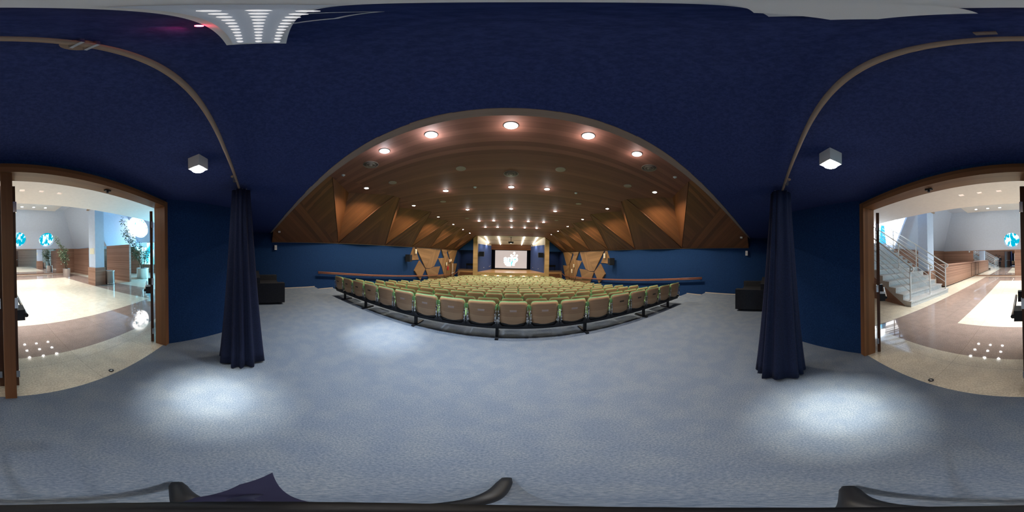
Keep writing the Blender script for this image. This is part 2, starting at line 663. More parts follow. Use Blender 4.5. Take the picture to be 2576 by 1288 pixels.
# stage deck
m = MB()
m.hexa([Vector(p) for p in ((SX-4.2, 20.0, STAGE_Z-.05), (SX+4.2, 20.0, STAGE_Z-.05), (SX+4.2, 20.4, STAGE_Z-.05), (SX+3.3, 25.6, STAGE_Z-.05), (SX-3.3, 25.6, STAGE_Z-.05), (SX-4.2, 20.4, STAGE_Z-.05))],
       [Vector(p) for p in ((SX-4.2, 20.0, STAGE_Z), (SX+4.2, 20.0, STAGE_Z), (SX+4.2, 20.4, STAGE_Z), (SX+3.3, 25.6, STAGE_Z), (SX-3.3, 25.6, STAGE_Z), (SX-4.2, 20.4, STAGE_Z))], (1, 0, 0))
stage = tag(m.build('stage', M['stagefloor']), 'glossy orange wooden stage platform in front of the screen', 'stage')
m = MB(); m.box(SX-4.2, SX+4.2, 20.0, 20.05, STAGE_Z-.33, STAGE_Z-.05)
m.build('front_fascia', M['stagewood'], stage)
m = MB(); m.box(SX-4.2, SX+4.2, 20.3, 20.35, ZF, STAGE_Z-.05)
m.build('recessed_riser', M['stagewood'], stage)
# curved cream ceiling over the stage
PR = [(20.1, 4.02), (20.6, 3.98), (21.4, 3.86), (22.4, 3.66), (23.4, 3.45), (24.4, 3.28), (25.0, 3.20)]
m = MB()
for a, b in zip(PR[:-1], PR[1:]):
    wa = 4.25-(a[0]-20.4)*.24 if a[0] > 20.4 else 4.3
    wb = 4.25-(b[0]-20.4)*.24
    m.face([(SX-wa, a[0], a[1]), (SX+wa, a[0], a[1]), (SX+wb, b[0], b[1]), (SX-wb, b[0], b[1])], (1, 0, 0))
struct(m.build('ceiling', M['cream']))
m = MB(); m.box(SX-4.2, SX+4.2, 20.05, 20.15, 3.95, 4.06)
struct(m.build('trim_2', M['cream']))
m = MB(); m.box(SX-3.4, SX+3.4, 22.35, 22.42, 3.63, 3.672)
struct(m.build('trim_3', M['trimwood']))
# wooden beam over the screen, black drapes and back wall
m = MB(); m.box(SX-3.1, SX+3.1, 24.85, 25.0, 2.42, 3.22)
struct(m.build('trim_4', M['slopewood']))
m = MB(); m.box(SX-4.4, SX+4.4, 25.5, 25.6, ZF, 4)
struct(m.build('wall_stage', M['blackcloth']))
scr = thing('projection_screen', 'white projection screen with a white and cyan logo behind the stage', 'screen', (SX, 25.05, STAGE_Z))
m = MB(); m.box(-2.44, 2.44, -.012, .012, .21, 2.94)
m.build('screen_sheet', M['screen'], scr)
m = MB()
m.box(-2.5, 2.5, -.03, .03, .13, .21)
m.build('bottom_bar', M['blackmetal'], scr)
m = MB()
m.box(-2.6, 2.6, -.06, .06, 2.94, 3.1)
m.build('roller_case', M['blackmetal'], scr)
for s in (-1, 1):
    m = MB(); m.box(s*2.42, s*2.48, -.02, .02, .01, .14)
    m.build('foot', M['blackmetal'], scr)
# the projected logo: letters, three round heads and curling bodies


def text_mesh(body, size, loc, mat, parent, bold=0):
    c = bpy.data.curves.new('lettering', 'FONT')
    c.body = body
    c.size = size
    c.extrude = .002
    c.offset = bold
    c.align_x = 'LEFT'
    t = bpy.data.objects.new('lettering', c)
    COL.objects.link(t)
    dg = bpy.context.evaluated_depsgraph_get()
    me = bpy.data.meshes.new_from_object(t.evaluated_get(dg))
    bpy.data.objects.remove(t)
    bpy.data.curves.remove(c)
    me.materials.clear()
    me.materials.append(mat)
    o = bpy.data.objects.new('lettering', me)
    COL.objects.link(o)
    o.parent = parent
    o.location = loc
    o.rotation_euler = (PI/2, 0, 0)
    return o


def disc(name, x, z, r, mat, y=-.02, r0=0):
    m = MB()
    n = 28
    o_ = [Vector((x+r*math.cos(2*PI*i/n), y, z+r*math.sin(2*PI*i/n))) for i in range(n)]
    if r0:
        i_ = [Vector((x+r0*math.cos(2*PI*i/n), y, z+r0*math.sin(2*PI*i/n))) for i in range(n)]
        for i in range(n):
            j = (i+1) % n
            m.face([o_[i], o_[j], i_[j], i_[i]])
    else:
        m.face(o_)
    return m.build(name, mat, scr, flip=False)


def lg(px, pz):                                  # logo sheet coordinates
    return ((px-1118)/190.5, 1.58-(pz-733)/190.5)


x, z = lg(908, 797); text_mesh('an', 1.36, (x, -.034, z), M['logo_white'], scr, .035)
x, z = lg(908, 803); text_mesh('an', 1.36, (x+.02, -.022, z-.01), M['logo_cyan'], scr, .05)
for px, pz, r in ((1210, 548, 34), (1126, 617, 32), (1291, 620, 32)):
    x, z = lg(px, pz); disc('logo_head', x, z, r/190.5, M['logo_white'], -.022)
x, z = lg(1240, 735)
disc('logo_ring', x, z, .43, M['logo_white'], -.021, .13)
disc('logo_ring_fill', x, z, .20, M['logo_cyan'], -.016)
for path, w_, mt, yy_ in (([(1165, 640), (1205, 615), (1240, 600)], 12, 'logo_white', -.023),
                          ([(1140, 640), (1160, 690), (1200, 740)], 22, 'logo_white', -.023),
                          ([(1150, 710), (1185, 742), (1225, 752)], 7, 'logo_cyan', -.025),
                          ([(1240, 800), (1190, 850), (1195, 920)], 36, 'logo_white', -.021),
                          ([(1225, 850), (1180, 880), (1160, 905)], 22, 'logo_white', -.022),
                          ([(1130, 760), (1150, 810), (1140, 900)], 17, 'logo_cyan', -.015)):
    m = MB()
    m.tube([(lg(a, b)[0], yy_, lg(a, b)[1]) for a, b in path], w_/190.5, 8)
    o = m.build('logo_body', M[mt], scr)
    for v in o.data.vertices:
        v.co.y = yy_+(v.co.y-yy_)*.02
for i, (a, b) in enumerate(((910, 1120), (930, 1118), (950, 1125), (990, 1120))):
    x0, z0 = lg(a, 815+i*33)
    x1, z1 = lg(b, 838+i*33)
    m = MB(); m.box(x0, x1, -.022, -.018, z1, z0)
    m.build('caption_line', M['logo_white'], scr)
m = MB(); x0, z0 = lg(975, 800); x1, z1 = lg(1145, 915); m.box(x0, x1, -.017, -.014, z1, z0)
m.build('caption_glow', M['logo_cyan'], scr)


def prof_z(y):
    for a, b in zip(PR[:-1], PR[1:]):
        if a[0] <= y <= b[0]:
            return a[1]+(b[1]-a[1])*(y-a[0])/(b[0]-a[0])
    return PR[-1][1]


for x, nm in ((-3.25, 'leftmost of the four'), (-1.55, 'second from left of the four'), (1.75, 'third from left of the four'), (3.45, 'rightmost of the four')):
    t = thing('strip_light', 'glowing white strip on the cream stage ceiling, %s' % nm, 'light', (x, 20.4, 3.9), 0, 'stage ceiling strips')
    path = []
    for i in range(15):
        y = 20.55+(24.7-20.55)*i/14
        xx = x*(1-.03*(y-20.5)/4)
        path.append((xx-x+.02*math.sin(i*2.1), y-20.4, prof_z(y)-.055-3.9))
    m = MB(); m.tube(path, [.055-.0025*i for i in range(15)], 8)
    m.build('lens', M['ledstrip'], t)
    m = MB(); m.tube([(p[0], p[1], p[2]+.06) for p in path], .03, 6)
    m.build('channel', M['white'], t)
    for q in (2, 8):
        lamp('SPOT', (path[q][0], path[q][1], path[q][2]-.12), E_STAGE*3.2, (1, .93, .83), t, .1, 92, .7)

# wash lights high on the stage side walls
for s in (-1, 1):
    t = thing('wall_washer', 'small recessed washer light above the %s blue stage wall' % ('left' if s < 0 else 'right'), 'light', (SX+s*3.30, 22.3, 2.97), 0, 'stage wall washers')
    m = MB(); m.lathe([(.06, .03), (.06, 0), (.045, -.01)], n=16); m.build('housing', M['white'], t)
    lamp('SPOT', (0, 0, -.05), 14, (.75, .85, 1), t, .05, 60, .8)
# light line below the stage lip
t = thing('step_light', 'row of small white lights under the lip of the stage front', 'light', (SX, 20.15, STAGE_Z-.3))
for i in range(10):
    m = MB(); m.lathe([(.03, .0), (.03, -.03)], (-3.6+.8*i, 0, -.02), 10)
    m.build('spot', M['lens_dim'], t)
for i in range(5):
    lamp('POINT', (-3.2+1.6*i, .03, -.12), 9, (1, .98, .93), t, .04)

# projector
t = thing('projector', 'dark projector hanging on a pole under the stage ceiling', 'projector', (.07, 21.0, 3.14))
m = MB(); m.box(-.33, .33, -.28, .28, 0, .2); m.build('body', M['black'], t)
m = MB(); m.cyl((.05, .28, .1), (.05, .34, .1), .06, 14); m.build('lens_barrel', M['blackmetal'], t)
m = MB(); m.cyl((0, 0, .2), (0, 0, .78), .035, 10); m.build('pole', M['blackmetal'], t)
m = MB(); m.lathe([(.12, .76), (.12, .79)], n=14); m.build('ceiling_plate', M['blackmetal'], t)
m = MB(); m.lathe([(.05, -.02), (.05, 0)], n=12); m.build('status_lamp', M['lens_dim'], t)

# stage speakers on brackets
for s in (-1, 1):
    t = thing('stage_speaker', 'black square speaker bracketed to the inner face of the %s stage pillar' % ('left' if s < 0 else 'right'), 'speaker',
              (SX+s*3.78, 20.65, 1.68), 0, 'stage speakers')
    m = MB(); m.box(-.33, .33, -.18, .2, -.31, .31); m.build('cabinet', M['black'], t)
    m = MB(); m.box(-.29, .29, -.195, -.18, -.27, .27); m.build('grille', M['speaker'], t)
    for zz in (-.08, .08):
        m = MB(); m.box(*sorted((s*.33, s*.45)), -.02, .02, zz-.02, zz+.02)
        m.build('bracket', M['blackmetal'], t)

# sockets low on the stage walls
for x, y, z, lb in ((-3.45, 22.15, -.15, 'white socket low on the left stage wall, nearest the pillar'), (-2.95, 24.1, -.12, 'white socket on the left stage wall, left of the far pair'),
                (-2.85, 24.55, -.08, 'white socket on the left stage wall, farthest back'), (3.23, 24.0, -.16, 'white socket low on the right stage wall, nearer the screen'),
                (3.73, 22.1, -.2, 'white socket low on the right stage wall, nearer the pillar')):
    s = -1 if x < 0 else 1
    xs = SX+s*(4.2-(y-20.4)*.261)
    m = MB(); m.box(-.035, .035, -.02, .02, -.05, .05)
    o = tag(m.build('wall_socket', M['white'], None, (xs-s*.018, y, z)), lb, 'socket', 'stage wall sockets')
for s, lst in ((-1, ((20.6, .95), (21.7, .43))), (1, ((21.26, .45),))):
    for y, z in lst:
        m = MB(); m.box(-.02, .02, -.05, .05, -.06, .06)
        tag(m.build('light_switch', M['white'], None, (s*7.48, y+.3, z)), '%s white switch on the wall of the %s side room' % ('high' if z > .5 else 'low', 'left' if s < 0 else 'right'), 'switch')
for s in (-1, 1):
    t = thing('guard_rail', 'black guard rail in the side room at the %s of the stage' % ('left' if s < 0 else 'right'), 'railing', (SX+s*5.8, 23.9, STAGE_Z))
    m = MB(); m.box(-.9, .9, -.04, .04, .55, .85); m.build('rail', M['black'], t)
    for x in (-.8, .8):
        m = MB(); m.box(x-.03, x+.03, -.03, .03, 0, .55); m.build('post', M['black'], t)

# ------------------------------------------------------------------ triangular wood cladding on the side walls
PAN = [
    [(9.77, 1.98), (10.02, 1.98), (10.62, 1.09), (9.26, 1.08)],
    [(10.16, 1.99), (13.16, 2.0), (11.58, .40)],
    [(10.63, 1.02), (9.94, .30), (10.75, -.50), (11.50, .32)],
    [(13.20, 2.0), (14.58, 2.02), (13.92, 1.10), (13.22, .45), (12.42, .30), (11.66, .38)],
    [(11.60, .33), (12.42, .26), (13.2, .38), (14.46, .36), (13.95, -.42), (13.62, -1.1), (12.45, -.95)],
    [(14.68, 2.02), (16.24, 2.04), (16.08, 1.83), (15.32, 1.22)],
    [(14.02, 1.15), (15.28, 1.18), (16.10, 1.78), (17.2, .72), (17.32, -1.45), (15.95, -1.28), (14.92, .32)],
    [(16.32, 2.05), (19.6, 2.08), (18.2, .5), (17.3, .66)],
    [(17.28, .62), (18.2, .46), (19.46, .44), (18.15, -1.55), (17.36, -1.5)],
    [(14.0, -.46), (15.30, -.48), (15.85, -1.28), (13.7, -1.1)],
]
DOORHOLE = None
for s, side in ((-1, 'left'), (1, 'right')):
    root = thing('triangle_cladding', 'light wood cladding of interlocking triangles on the %s wall near the stage' % side, 'wall panelling')
    for i, p in enumerate(PAN):
        dep = .03+.035*(i % 3)
        m = MB()
        m.prism([(s*(S-.003), y, z) for y, z in p], (-s*dep, 0, 0), (0, 1, .25*(i % 4-1.5)) if i not in (3, 6) else (0, .5, 1))
        m.build('panel', M['panelwood'], root)
# exit doors in the left cladding
t = thing('exit_door', 'wooden exit door with white push bar in the left triangle cladding', 'door', (-S+.125, 17.75, ROWF[15]))
m = MB(); m.box(-.01, .02, -.45, .45, 0, 2.1, (0, 0, 1)); m.build('leaf', M['panelwood'], t)
m = MB(); m.cyl((.06, -.42, .98), (.06, .42, 1.02), .028, 8); m.build('push_bar', M['white'], t)
m = MB(); m.cyl((.04, 0, .05), (.04, 0, 2.1), .02, 8); m.build('vertical_rod', M['white'], t)
t = thing('exit_sign', 'pale pink exit sign high beside the exit door', 'sign', (-S+.12, 16.95, .84))
m = MB(); m.box(-.01, .01, -.32, .2, -.16, .16); m.build('plate', M['signpink'], t)
m = MB(); m.box(.01, .05, .12, .42, -.06, .2); m.build('lamp_unit', M['lampcream'], t)
t = thing('fire_extinguisher', 'red fire extinguisher hanging on the left wood cladding', 'fire extinguisher', (-S+.18, 16.2, -.16))
m = MB(); m.lathe([(.001, 0), (.075, .01), (.08, .05), (.08, .36), (.05, .43), (.03, .45)], n=16); m.build('cylinder', M['red'], t)
m = MB(); m.lathe([(.03, .45), (.03, .5), (.045, .5), (.045, .53)], n=12); m.build('valve', M['chrome'], t)
m = MB(); m.tube([(.03, 0, .48), (.1, .03, .46), (.11, .03, .3), (.09, .03, .15)], .012, 6); m.build('hose', M['black'], t)
t = thing('fire_extinguisher', 'pale extinguisher on the right wood cladding near the stage', 'fire extinguisher', (S-.18, 16.2, -.22))
m = MB(); m.lathe([(.001, 0), (.075, .01), (.08, .05), (.08, .36), (.05, .43), (.03, .45)], n=16); m.build('cylinder', M['lampcream'], t)
m = MB(); m.lathe([(.03, .45), (.03, .5), (.045, .5), (.045, .53)], n=12); m.build('valve', M['chrome'], t)
for s, y, z, lb in ((-1, 10.03, 1.72, 'small cream emergency lamp on the first wood triangle of the left wall'), (1, 9.98, 1.64, 'small cream emergency lamp on the first wood triangle of the right wall'),
                    (-1, 15.93, .54, 'small cream box on the left wood cladding above the red extinguisher'), (1, 15.8, .60, 'small cream box on the right wood cladding above the pale extinguisher')):
    t = thing('emergency_lamp', lb, 'lamp', (s*(S-.12), y, z), 0, 'cream wall lamps')
    m = MB(); m.box(-.035, .035, -.09, .09, -.17, .17); m.build('case', M['lampcream'], t)
    m = MB(); m.box(*sorted((-s*.035, -s*.045)), -.06, .06, .03, .13); m.build('diffuser', M['white'], t)
for s, y, z, lb in ((-1, .87, 1.72, 'white emergency light under the back end of the left wooden slope'), (1, .80, 1.73, 'white emergency light under the back end of the right wooden slope')):
    t = thing('emergency_light', lb, 'lamp', (s*(S-.045), y, z), 0, 'white emergency lights')
    m = MB(); m.box(-.04, .04, -.05, .05, -.09, .1); m.build('case', M['white'], t)
    m = MB(); m.box(*sorted((-s*.04, -s*.048)), -.035, .035, -.05, .02); m.build('grille', M['ledgrid'], t)
for s in (-1, 1):
    t = thing('surround_speaker', 'black box speaker on the %s blue wall behind the wood triangles' % ('left' if s < 0 else 'right'), 'speaker', (s*(S-.26), 8.95, 1.24), s*R(-12), 'wall speakers')
    m = MB(); m.box(-.16, .16, -.2, .2, -.24, .24); m.build('cabinet', M['black'], t)
    m = MB(); m.box(*sorted((-s*.16, -s*.172)), -.17, .17, -.2, .2); m.build('grille', M['speaker'], t)
    m = MB(); m.box(*sorted((s*.16, s*.24)), -.05, .05, -.06, .06); m.build('bracket', M['blackmetal'], t)
    t = thing('slope_sensor', 'tiny white sensor at the back end of the %s wooden slope' % ('left' if s < 0 else 'right'), 'sensor', (s*6.13, .95, 2.315))
    m = MB(); m.box(-.03, .03, -.04, .04, -.03, .03); m.build('case', M['white'], t)
    t = thing('handrail', 'flat wooden handrail running down the %s blue wall' % ('left' if s < 0 else 'right'), 'handrail')
    pl = [(2.70, .66), (4.0, .53), (5.8, .33), (8, .1), (11.2, -.21), (14.7, -.50), (16.4, -.66), (18.6, -.80), (19.6, -.60), (20.4, -.30)]
    for dz, r_ in ((.024, .025), (-.030, .019)):
        m = MB(); m.tube([(s*(S-.15), y, z+dz) for y, z in pl], r_, 8)
        m.build('rail', M['railwood'], t)
    for y, z in pl[:-2]:
        m = MB(); m.cyl((s*(S-.15), y+.12, z-.02), (s*S, y+.12, z-.09), .012, 6)
        m.build('bracket', M['blackmetal'], t)

# ------------------------------------------------------------------ hall ceiling lamps
PROTO_L = None


def downlight(loc, label, group, energy, color=(1, 1, 1), lens='lens', r=.085, spot=90, blend=.6, spill=0, tilt=0):
    t = thing('ceiling_downlight', label, 'light', loc, 0, group)
    m = MB(); m.lathe([(r*1.3, .0), (r*1.3, -.012), (r*1.02, -.018), (r, -.006)], n=20)
    g = m.build('trim_ring', M['white'], t)
    m = MB(); m.lathe([(r, -.004), (r*.9, -.014), (.001, -.016)], n=20)
    m.build('lens', M[lens], g)
    if energy:
        lamp('SPOT', (0, 0, -.03), energy, color, t, .05, spot, blend, (R(tilt), 0, 0))
    if spill:
        lamp('POINT', (0, 0, -.14), energy*spill, color, t, .05)
    return t


ORD = ['first', 'second', 'third', 'fourth', 'fifth', 'sixth', 'seventh', 'eighth', 'ninth', 'tenth', 'eleventh',
       'twelfth', 'thirteenth', 'fourteenth', 'fifteenth', 'sixteenth', 'seventeenth', 'eighteenth']
PX = ['leftmost', 'second from left', 'middle', 'second from right', 'rightmost']
ROWS = [(2.37, [-2.32, -1.26, 0, 1.22, 2.32]), (5.42, [-2.28, None, .02, 1.23, None]), (8.2, [-2.22, None, .03, None, 2.3]),
        (11.18, [-2.19, -1.16, .04, 1.22, 2.3]), (13.8, [-2.15, -1.1, .08, 1.2, 2.23])]
for i, (y, xs) in enumerate(ROWS):
    lit = [x for x in xs if x is not None]
    for j, x in enumerate(xs):
        if x is None:
            continue
        pn = PX[j] if len(lit) == 5 else ('leftmost', 'middle', 'rightmost')[lit.index(x)]
        f = 1.0
        if i == 0:
            f = [1.4, 1.9, 1.05, 1.05, .8][j]
        elif i < 3:
            f = .7
        else:
            f = 1.25
        downlight((x, y, HC-.002), 'lit round ceiling downlight, %s in the %s lamp row from the back' % (pn, ORD[i]), 'hall ceiling downlights',
                  E_HALL*f, (1, .97, .94) if i else [(.80, .90, 1), (.86, .94, 1), (1, .96, .92), (1, .94, .9), (1, .93, .9)][j], spill=.022 if i else .026, tilt=0 if i else -11, spot=86 if i else 70, blend=.6 if i else .75)
for s, nm in ((-1, 'left'), (1, 'right')):
    for k in range(6):
        downlight((s*4.42, [3.62, 6.55, 9.33, 12.08, 14.75, 17.3][k], HC-.002), 'lit downlight in the %s notch from the back along the %s slope' % (ORD[k], nm), 'notch downlights',
                  E_NOTCH, (1, .83, .62), 'lens', .075, 150, .7)
# extra bulb added at the left aisle lamp for its tight pool on carpet
lamp('SPOT', (-2.30, 2.36, HC-.04), 800, (1, .99, .92), None, .04, 24, 1, (R(-5), R(-6), 0))
for s, nm in ((-1, 'left'), (1, 'right')):  # unseen lamps added to brighten the dark side rooms
    downlight((s*6.2, 23.0, 2.898), 'added unseen lamp in the ceiling of the %s stage side room' % nm, 'added side room lamps', 40, (.9, .95, 1), 'lens_dim', .06, 120, .8)
# vents, ceiling speakers, detectors
for x, y, r_, lb in ((-3.02, 2.61, .19, 'large round air vent at the left of the wood ceiling'), (.01, 4.43, .20, 'large round air vent in the middle of the wood ceiling'), (2.99, 2.63, .19, 'large round air vent at the right of the wood ceiling')):
    t = thing('air_vent', lb, 'vent', (x, y, HC-.002), 0, 'round ceiling vents')
    for q in range(5):
        a = r_*(1-.19*q)
        m = MB(); m.lathe([(a, 0), (a, -.014-.006*q), (a-.016, -.010-.006*q), (a-.016, 0)], n=28)
        m.build('ring', M['ventpale' if q % 2 == 0 else 'vent'], t)
    m = MB(); m.lathe([(.03, 0), (.03, -.04), (.001, -.042)], n=12); m.build('hub', M['vent'], t)
for x, y, lb in ((-3.44, 3.89, 'flat ceiling speaker, leftmost near the first notch'), (-1.25, 3.96, 'flat ceiling speaker, left of the middle vent'), (1.24, 3.93, 'flat ceiling speaker, right of the middle vent'),
                 (3.41, 3.9, 'flat ceiling speaker, rightmost near the first notch'), (-2.9, 6.6, 'round ceiling vent on the left beyond the second lamp row'), (2.92, 6.58, 'round ceiling vent on the right beyond the second lamp row'),
                 (-2.8, 10.24, 'far round ceiling vent on the left'), (2.99, 10.32, 'far round ceiling vent on the right')):
    t = thing('ceiling_speaker', lb, 'ceiling speaker', (x, y, HC-.002), 0, 'small ceiling discs')
    m = MB(); m.lathe([(.13, 0), (.13, -.012), (.115, -.016)], n=22); m.build('rim', M['ventpale'], t)
    m = MB(); m.lathe([(.115, -.008), (.001, -.012)], n=22); m.build('grille', M['vent'], t)
for x, y, lb in ((-3.98, 2.41, 'white smoke detector above the left first notch'), (3.81, 2.4, 'white smoke detector above the right first notch'),
                 (-1.19, 5.36, 'small unlit white ceiling device left of the middle lamp'), (2.3, 5.43, 'small unlit white ceiling device right of the bright lamp')):
    t = thing('smoke_detector', lb, 'detector', (x, y, HC-.002), 0, 'ceiling detectors')
    m = MB(); m.lathe([(.055, 0), (.055, -.015), (.04, -.03)], n=16); m.build('base', M['white'], t)
    m = MB(); m.lathe([(.028, -.03), (.028, -.045), (.001, -.048)], n=12); m.build('sensor_dome', M['ledgrid'], t)

# ------------------------------------------------------------------ entrance end: rail, curtains, surface downlights, emergency lamp
t = thing('curtain_rail', 'long pale wooden curtain rail under the navy entrance ceiling', 'curtain rail', (0, -.19, LC))
m = MB(); m.tube([(-2.05, .02, -.055), (-1, 0, -.055), (0, 0, -.055), (1, 0, -.055), (2.0, .02, -.055)], .0125, 10)
m.build('rod', M['trimwood'], t)
for x in (-.09, -1.6, 1.6):
    m = MB(); m.lathe([(.028, 0), (.028, -.008)], (x, -.02, 0), 16); m.build('flange', M['trimwood'], t)
    m = MB()
    for q in (-.012, .012):
        m.box(x+q-.003, x+q+.003, -.022, .014, -.070, -.004)
    m.build('bracket', M['steel'], t)
t = thing('ceiling_bracket', 'tiny pale bracket on the ceiling beside the curtain rail', 'bracket', (.06, -.165, LC))
m = MB(); m.box(-.012, .012, -.006, .006, -.03, 0); m.build('clip', M['trimwood'], t)

for s, nm, cxx in ((-1, 'left', -1.90), (1, 'right', 1.84)):
    t = thing('curtain', 'navy velvet curtain gathered in a bunch at the %s of the entrance' % nm, 'curtain', (cxx, -.16, .03), 0, 'entrance curtains')
    m = MB()
    n = 72
    rings = []
    H_ = LC-.10
    for k in range(15):
        f = k/14
        z = H_*f
        a = .095+.10*(1-f)**1.3
        b = .10+.14*(1-f)**1.1
        rg = []
        for i in range(n):
            th = 2*PI*i/n
            w_ = 1+(.17-.05*f)*math.sin(11*th+1.5*math.sin(3*th)+.6*f)+.05*math.sin(5*th+2)
            rg.append(Vector((a*w_*math.cos(th)-s*.05*(1-f)*0, b*w_*math.sin(th), z+(.012*math.sin(7*th) if k == 0 else 0))))
        rings.append(rg)
    m.loft(rings)
    m.build('cloth', M['curtain'], t)
    for q in range(4):
        m = MB(); m.cyl((0, -.07+.045*q, H_-.01), (0, -.07+.045*q, H_+.04), .006, 6)
        m.build('hook', M['steel'], t)
for s, x, nm in ((-1, -1.17, 'left'), (1, 1.06, 'right')):
    t = thing('surface_downlight', 'white box downlight lit below the entrance ceiling at %s' % nm, 'light', (x, -.43, LC), R(20)*s, 'entrance box lights')
    m = MB(); m.box(-.055, .055, -.055, .055, -.115, 0); m.build('housing', M['white'], t)
    m = MB(); m.lathe([(.05, -.115), (.047, -.128), (.001, -.13)], n=20); m.build('lens', M['lens'], t)
    aim = (Matrix.Rotation(-R(20)*s, 4, 'Z') @ Matrix.Rotation(R(2.7 if s < 0 else -1.2), 4, 'X')).to_euler()
    lamp('SPOT', (0, 0, -.14), E_BACK*9, (1, .97, .84), t, .03, 36, 1, aim)
    lamp('SPOT', (0, 0, -.14), E_BACK*10, (1, .97, .84), t, .03, 21, 1, aim)
    lamp('SPOT', (0, 0, -.14), E_BACK*.14, (.9, .95, 1), t, .05, 165, .9)

t = thing('emergency_lamp', 'white oblong emergency lamp with rows of leds overhead on the entrance ceiling', 'lamp', (0, -.007, LC))


def slab(poly, z0, z1):
    m = MB()
    m.hexa([Vector((x, y, z0)) for x, y in poly], [Vector((x, y, z1)) for x, y in poly])
    return m


slab([(-.205, -.032), (.095, -.030), (.105, .006), (-.195, .050)], -.035, 0).build('case', M['white'], t)
tray = slab([(-.195, -.022), (.0, -.022), (.0, .020), (-.188, .040)], -.046, -.035).build('led_tray', M['ledgrid'], t)
for j in range(3):
    m = MB()
    for i in range(11):
        m.lathe([(.0045, -.046), (.004, -.051), (.0005, -.052)], (-.184+.0155*i, (-.010+.021*j)*(1.12-.035*i), 0), 8)
    m.build('led_row', M['led_soft'], tray)
slab([(.040, -.056), (.095, -.052), (.112, -.030), (.085, .012), (.034, .012)], -.048, -.005).build('battery_cover', M['white'], t)
m = MB(); m.lathe([(.004, -.03), (.004, -.038), (.0005, -.04)], (-.100, -.036, 0), 8); m.build('indicator', M['red_led'], t)
m = MB(); m.tube([(-.10, .032, -.02), (-.06, .052, -.02), (-.02, .048, -.03), (-.05, .022, -.03)], .002, 6); m.build('cord_loop', M['white'], t)
lamp('SPOT', (-.10, -.046, -.012), .10, (1, .04, .12), t, .004, 110, .8, (R(90), 0, R(150)))

# sofas
for s, nm in ((-1, 'left'), (1, 'right')):
    t = thing('sofa', 'black cloth sofa in the dark %s corner behind the curtain' % nm, 'sofa', (s*5.45, .40, 0), 0, 'entrance sofas')
    m = MB(); m.box(-.8, .8, -.35, .42, .06, .30); m.build('base', M['sofa'], t)
    m = MB(); m.box(-.92, .92, -.46, -.24, .10, .80); o = m.build('backrest', M['sofa'], t)
    for q in (-1, 1):
        m = MB(); m.box(*sorted((q*.75, q*.95)), -.46, .46, .06, .64); o = m.build('arm', M['sofa'], t)
        b = o.modifiers.new('soft', 'BEVEL'); b.width = .03; b.segments = 2
        m = MB(); m.box(*sorted((0, q*.74)), -.22, .44, .30, .45); o = m.build('seat_cushion', M['sofa'], t)
        b = o.modifiers.new('soft', 'BEVEL'); b.width = .03; b.segments = 2
        m = MB(); m.box(*sorted((q*.8, q*.88)), .30, .38, 0, .06); m.build('leg', M['black'], t)
        m = MB(); m.box(*sorted((q*.8, q*.88)), -.42, -.34, 0, .06); m.build('leg', M['black'], t)

# ------------------------------------------------------------------ auditorium chairs
SH0, SH1 = .325, .795


def shell_pt(u, v, w=.262, dy=0, inset=0, z0=SH0, z1=SH1):
    """u across -1..1, v up 0..1; rounded-corner outline, curved back, reclined"""
    x, y = 2*u-1, 2*v-1
    k = 7 if y > 0 else 4.2
    # squircle mapping keeps the corners round
    r = max(abs(x), abs(y))
    if r > 0:
        n = (abs(x)**k+abs(y)**k)**(1/k)
        x, y = x*r/n, y*r/n
    hw = (w-inset)*(1-.05*(1-y)/2)
    X = hw*x
    Z = (z0+z1)/2+((z1-z0)/2-inset)*y
    Y = -.055*((y+1)/2)-.02*(1-(abs(x))**2.2)+.035*abs(x)**3+dy+.012*max(0, -y)**3
    return Vector((X, Y, Z))


def sheet(f0, f1, nu, nv):
    """closed slab between two surfaces"""
    m = MB()
    g0 = [[m.bm.verts.new(f0(i/nu, j/nv)) for j in range(nv+1)] for i in range(nu+1)]
    g1 = [[m.bm.verts.new(f1(i/nu, j/nv)) for j in range(nv+1)] for i in range(nu+1)]

    def q(a, b, c, d, sm=True):
        f = m.bm.faces.new([a, b, c, d])
        f.smooth = sm
        m.map(f, (1, 0, 0))
    for i in range(nu):
        for j in range(nv):
            q(g0[i][j], g0[i+1][j], g0[i+1][j+1], g0[i][j+1])
            q(g1[i][j], g1[i][j+1], g1[i+1][j+1], g1[i+1][j])
    for i in range(nu):
        q(g0[i][0], g1[i][0], g1[i+1][0], g0[i+1][0])
        q(g0[i][nv], g0[i+1][nv], g1[i+1][nv], g1[i][nv])
    for j in range(nv):
        q(g0[0][j], g0[0][j+1], g1[0][j+1], g1[0][j])
        q(g0[nu][j], g1[nu][j], g1[nu][j+1], g0[nu][j+1])
    return m


def seat_block(z0, z1, w, y0, y1, drop):
    m = MB()
    n = 28
    rings = []
    for z, sc in ((z0, .90), (z0+.015, .98), ((z0+z1)/2, 1.0), (z1-.012, .985), (z1, .92)):
        rg = []
        for i in range(n):
            th = 2*PI*i/n
            c, s_ = math.cos(th), math.sin(th)
            k = 4.5
            r = 1/((abs(c)**k+abs(s_)**k)**(1/k))
            yy_ = (y0+y1)/2+(y1-y0)/2*r*s_*sc
            rg.append(Vector((w*r*c*sc, yy_, z+drop*(yy_-y0)/(y1-y0))))
        rings.append(rg)
    m.loft(rings)
    return m


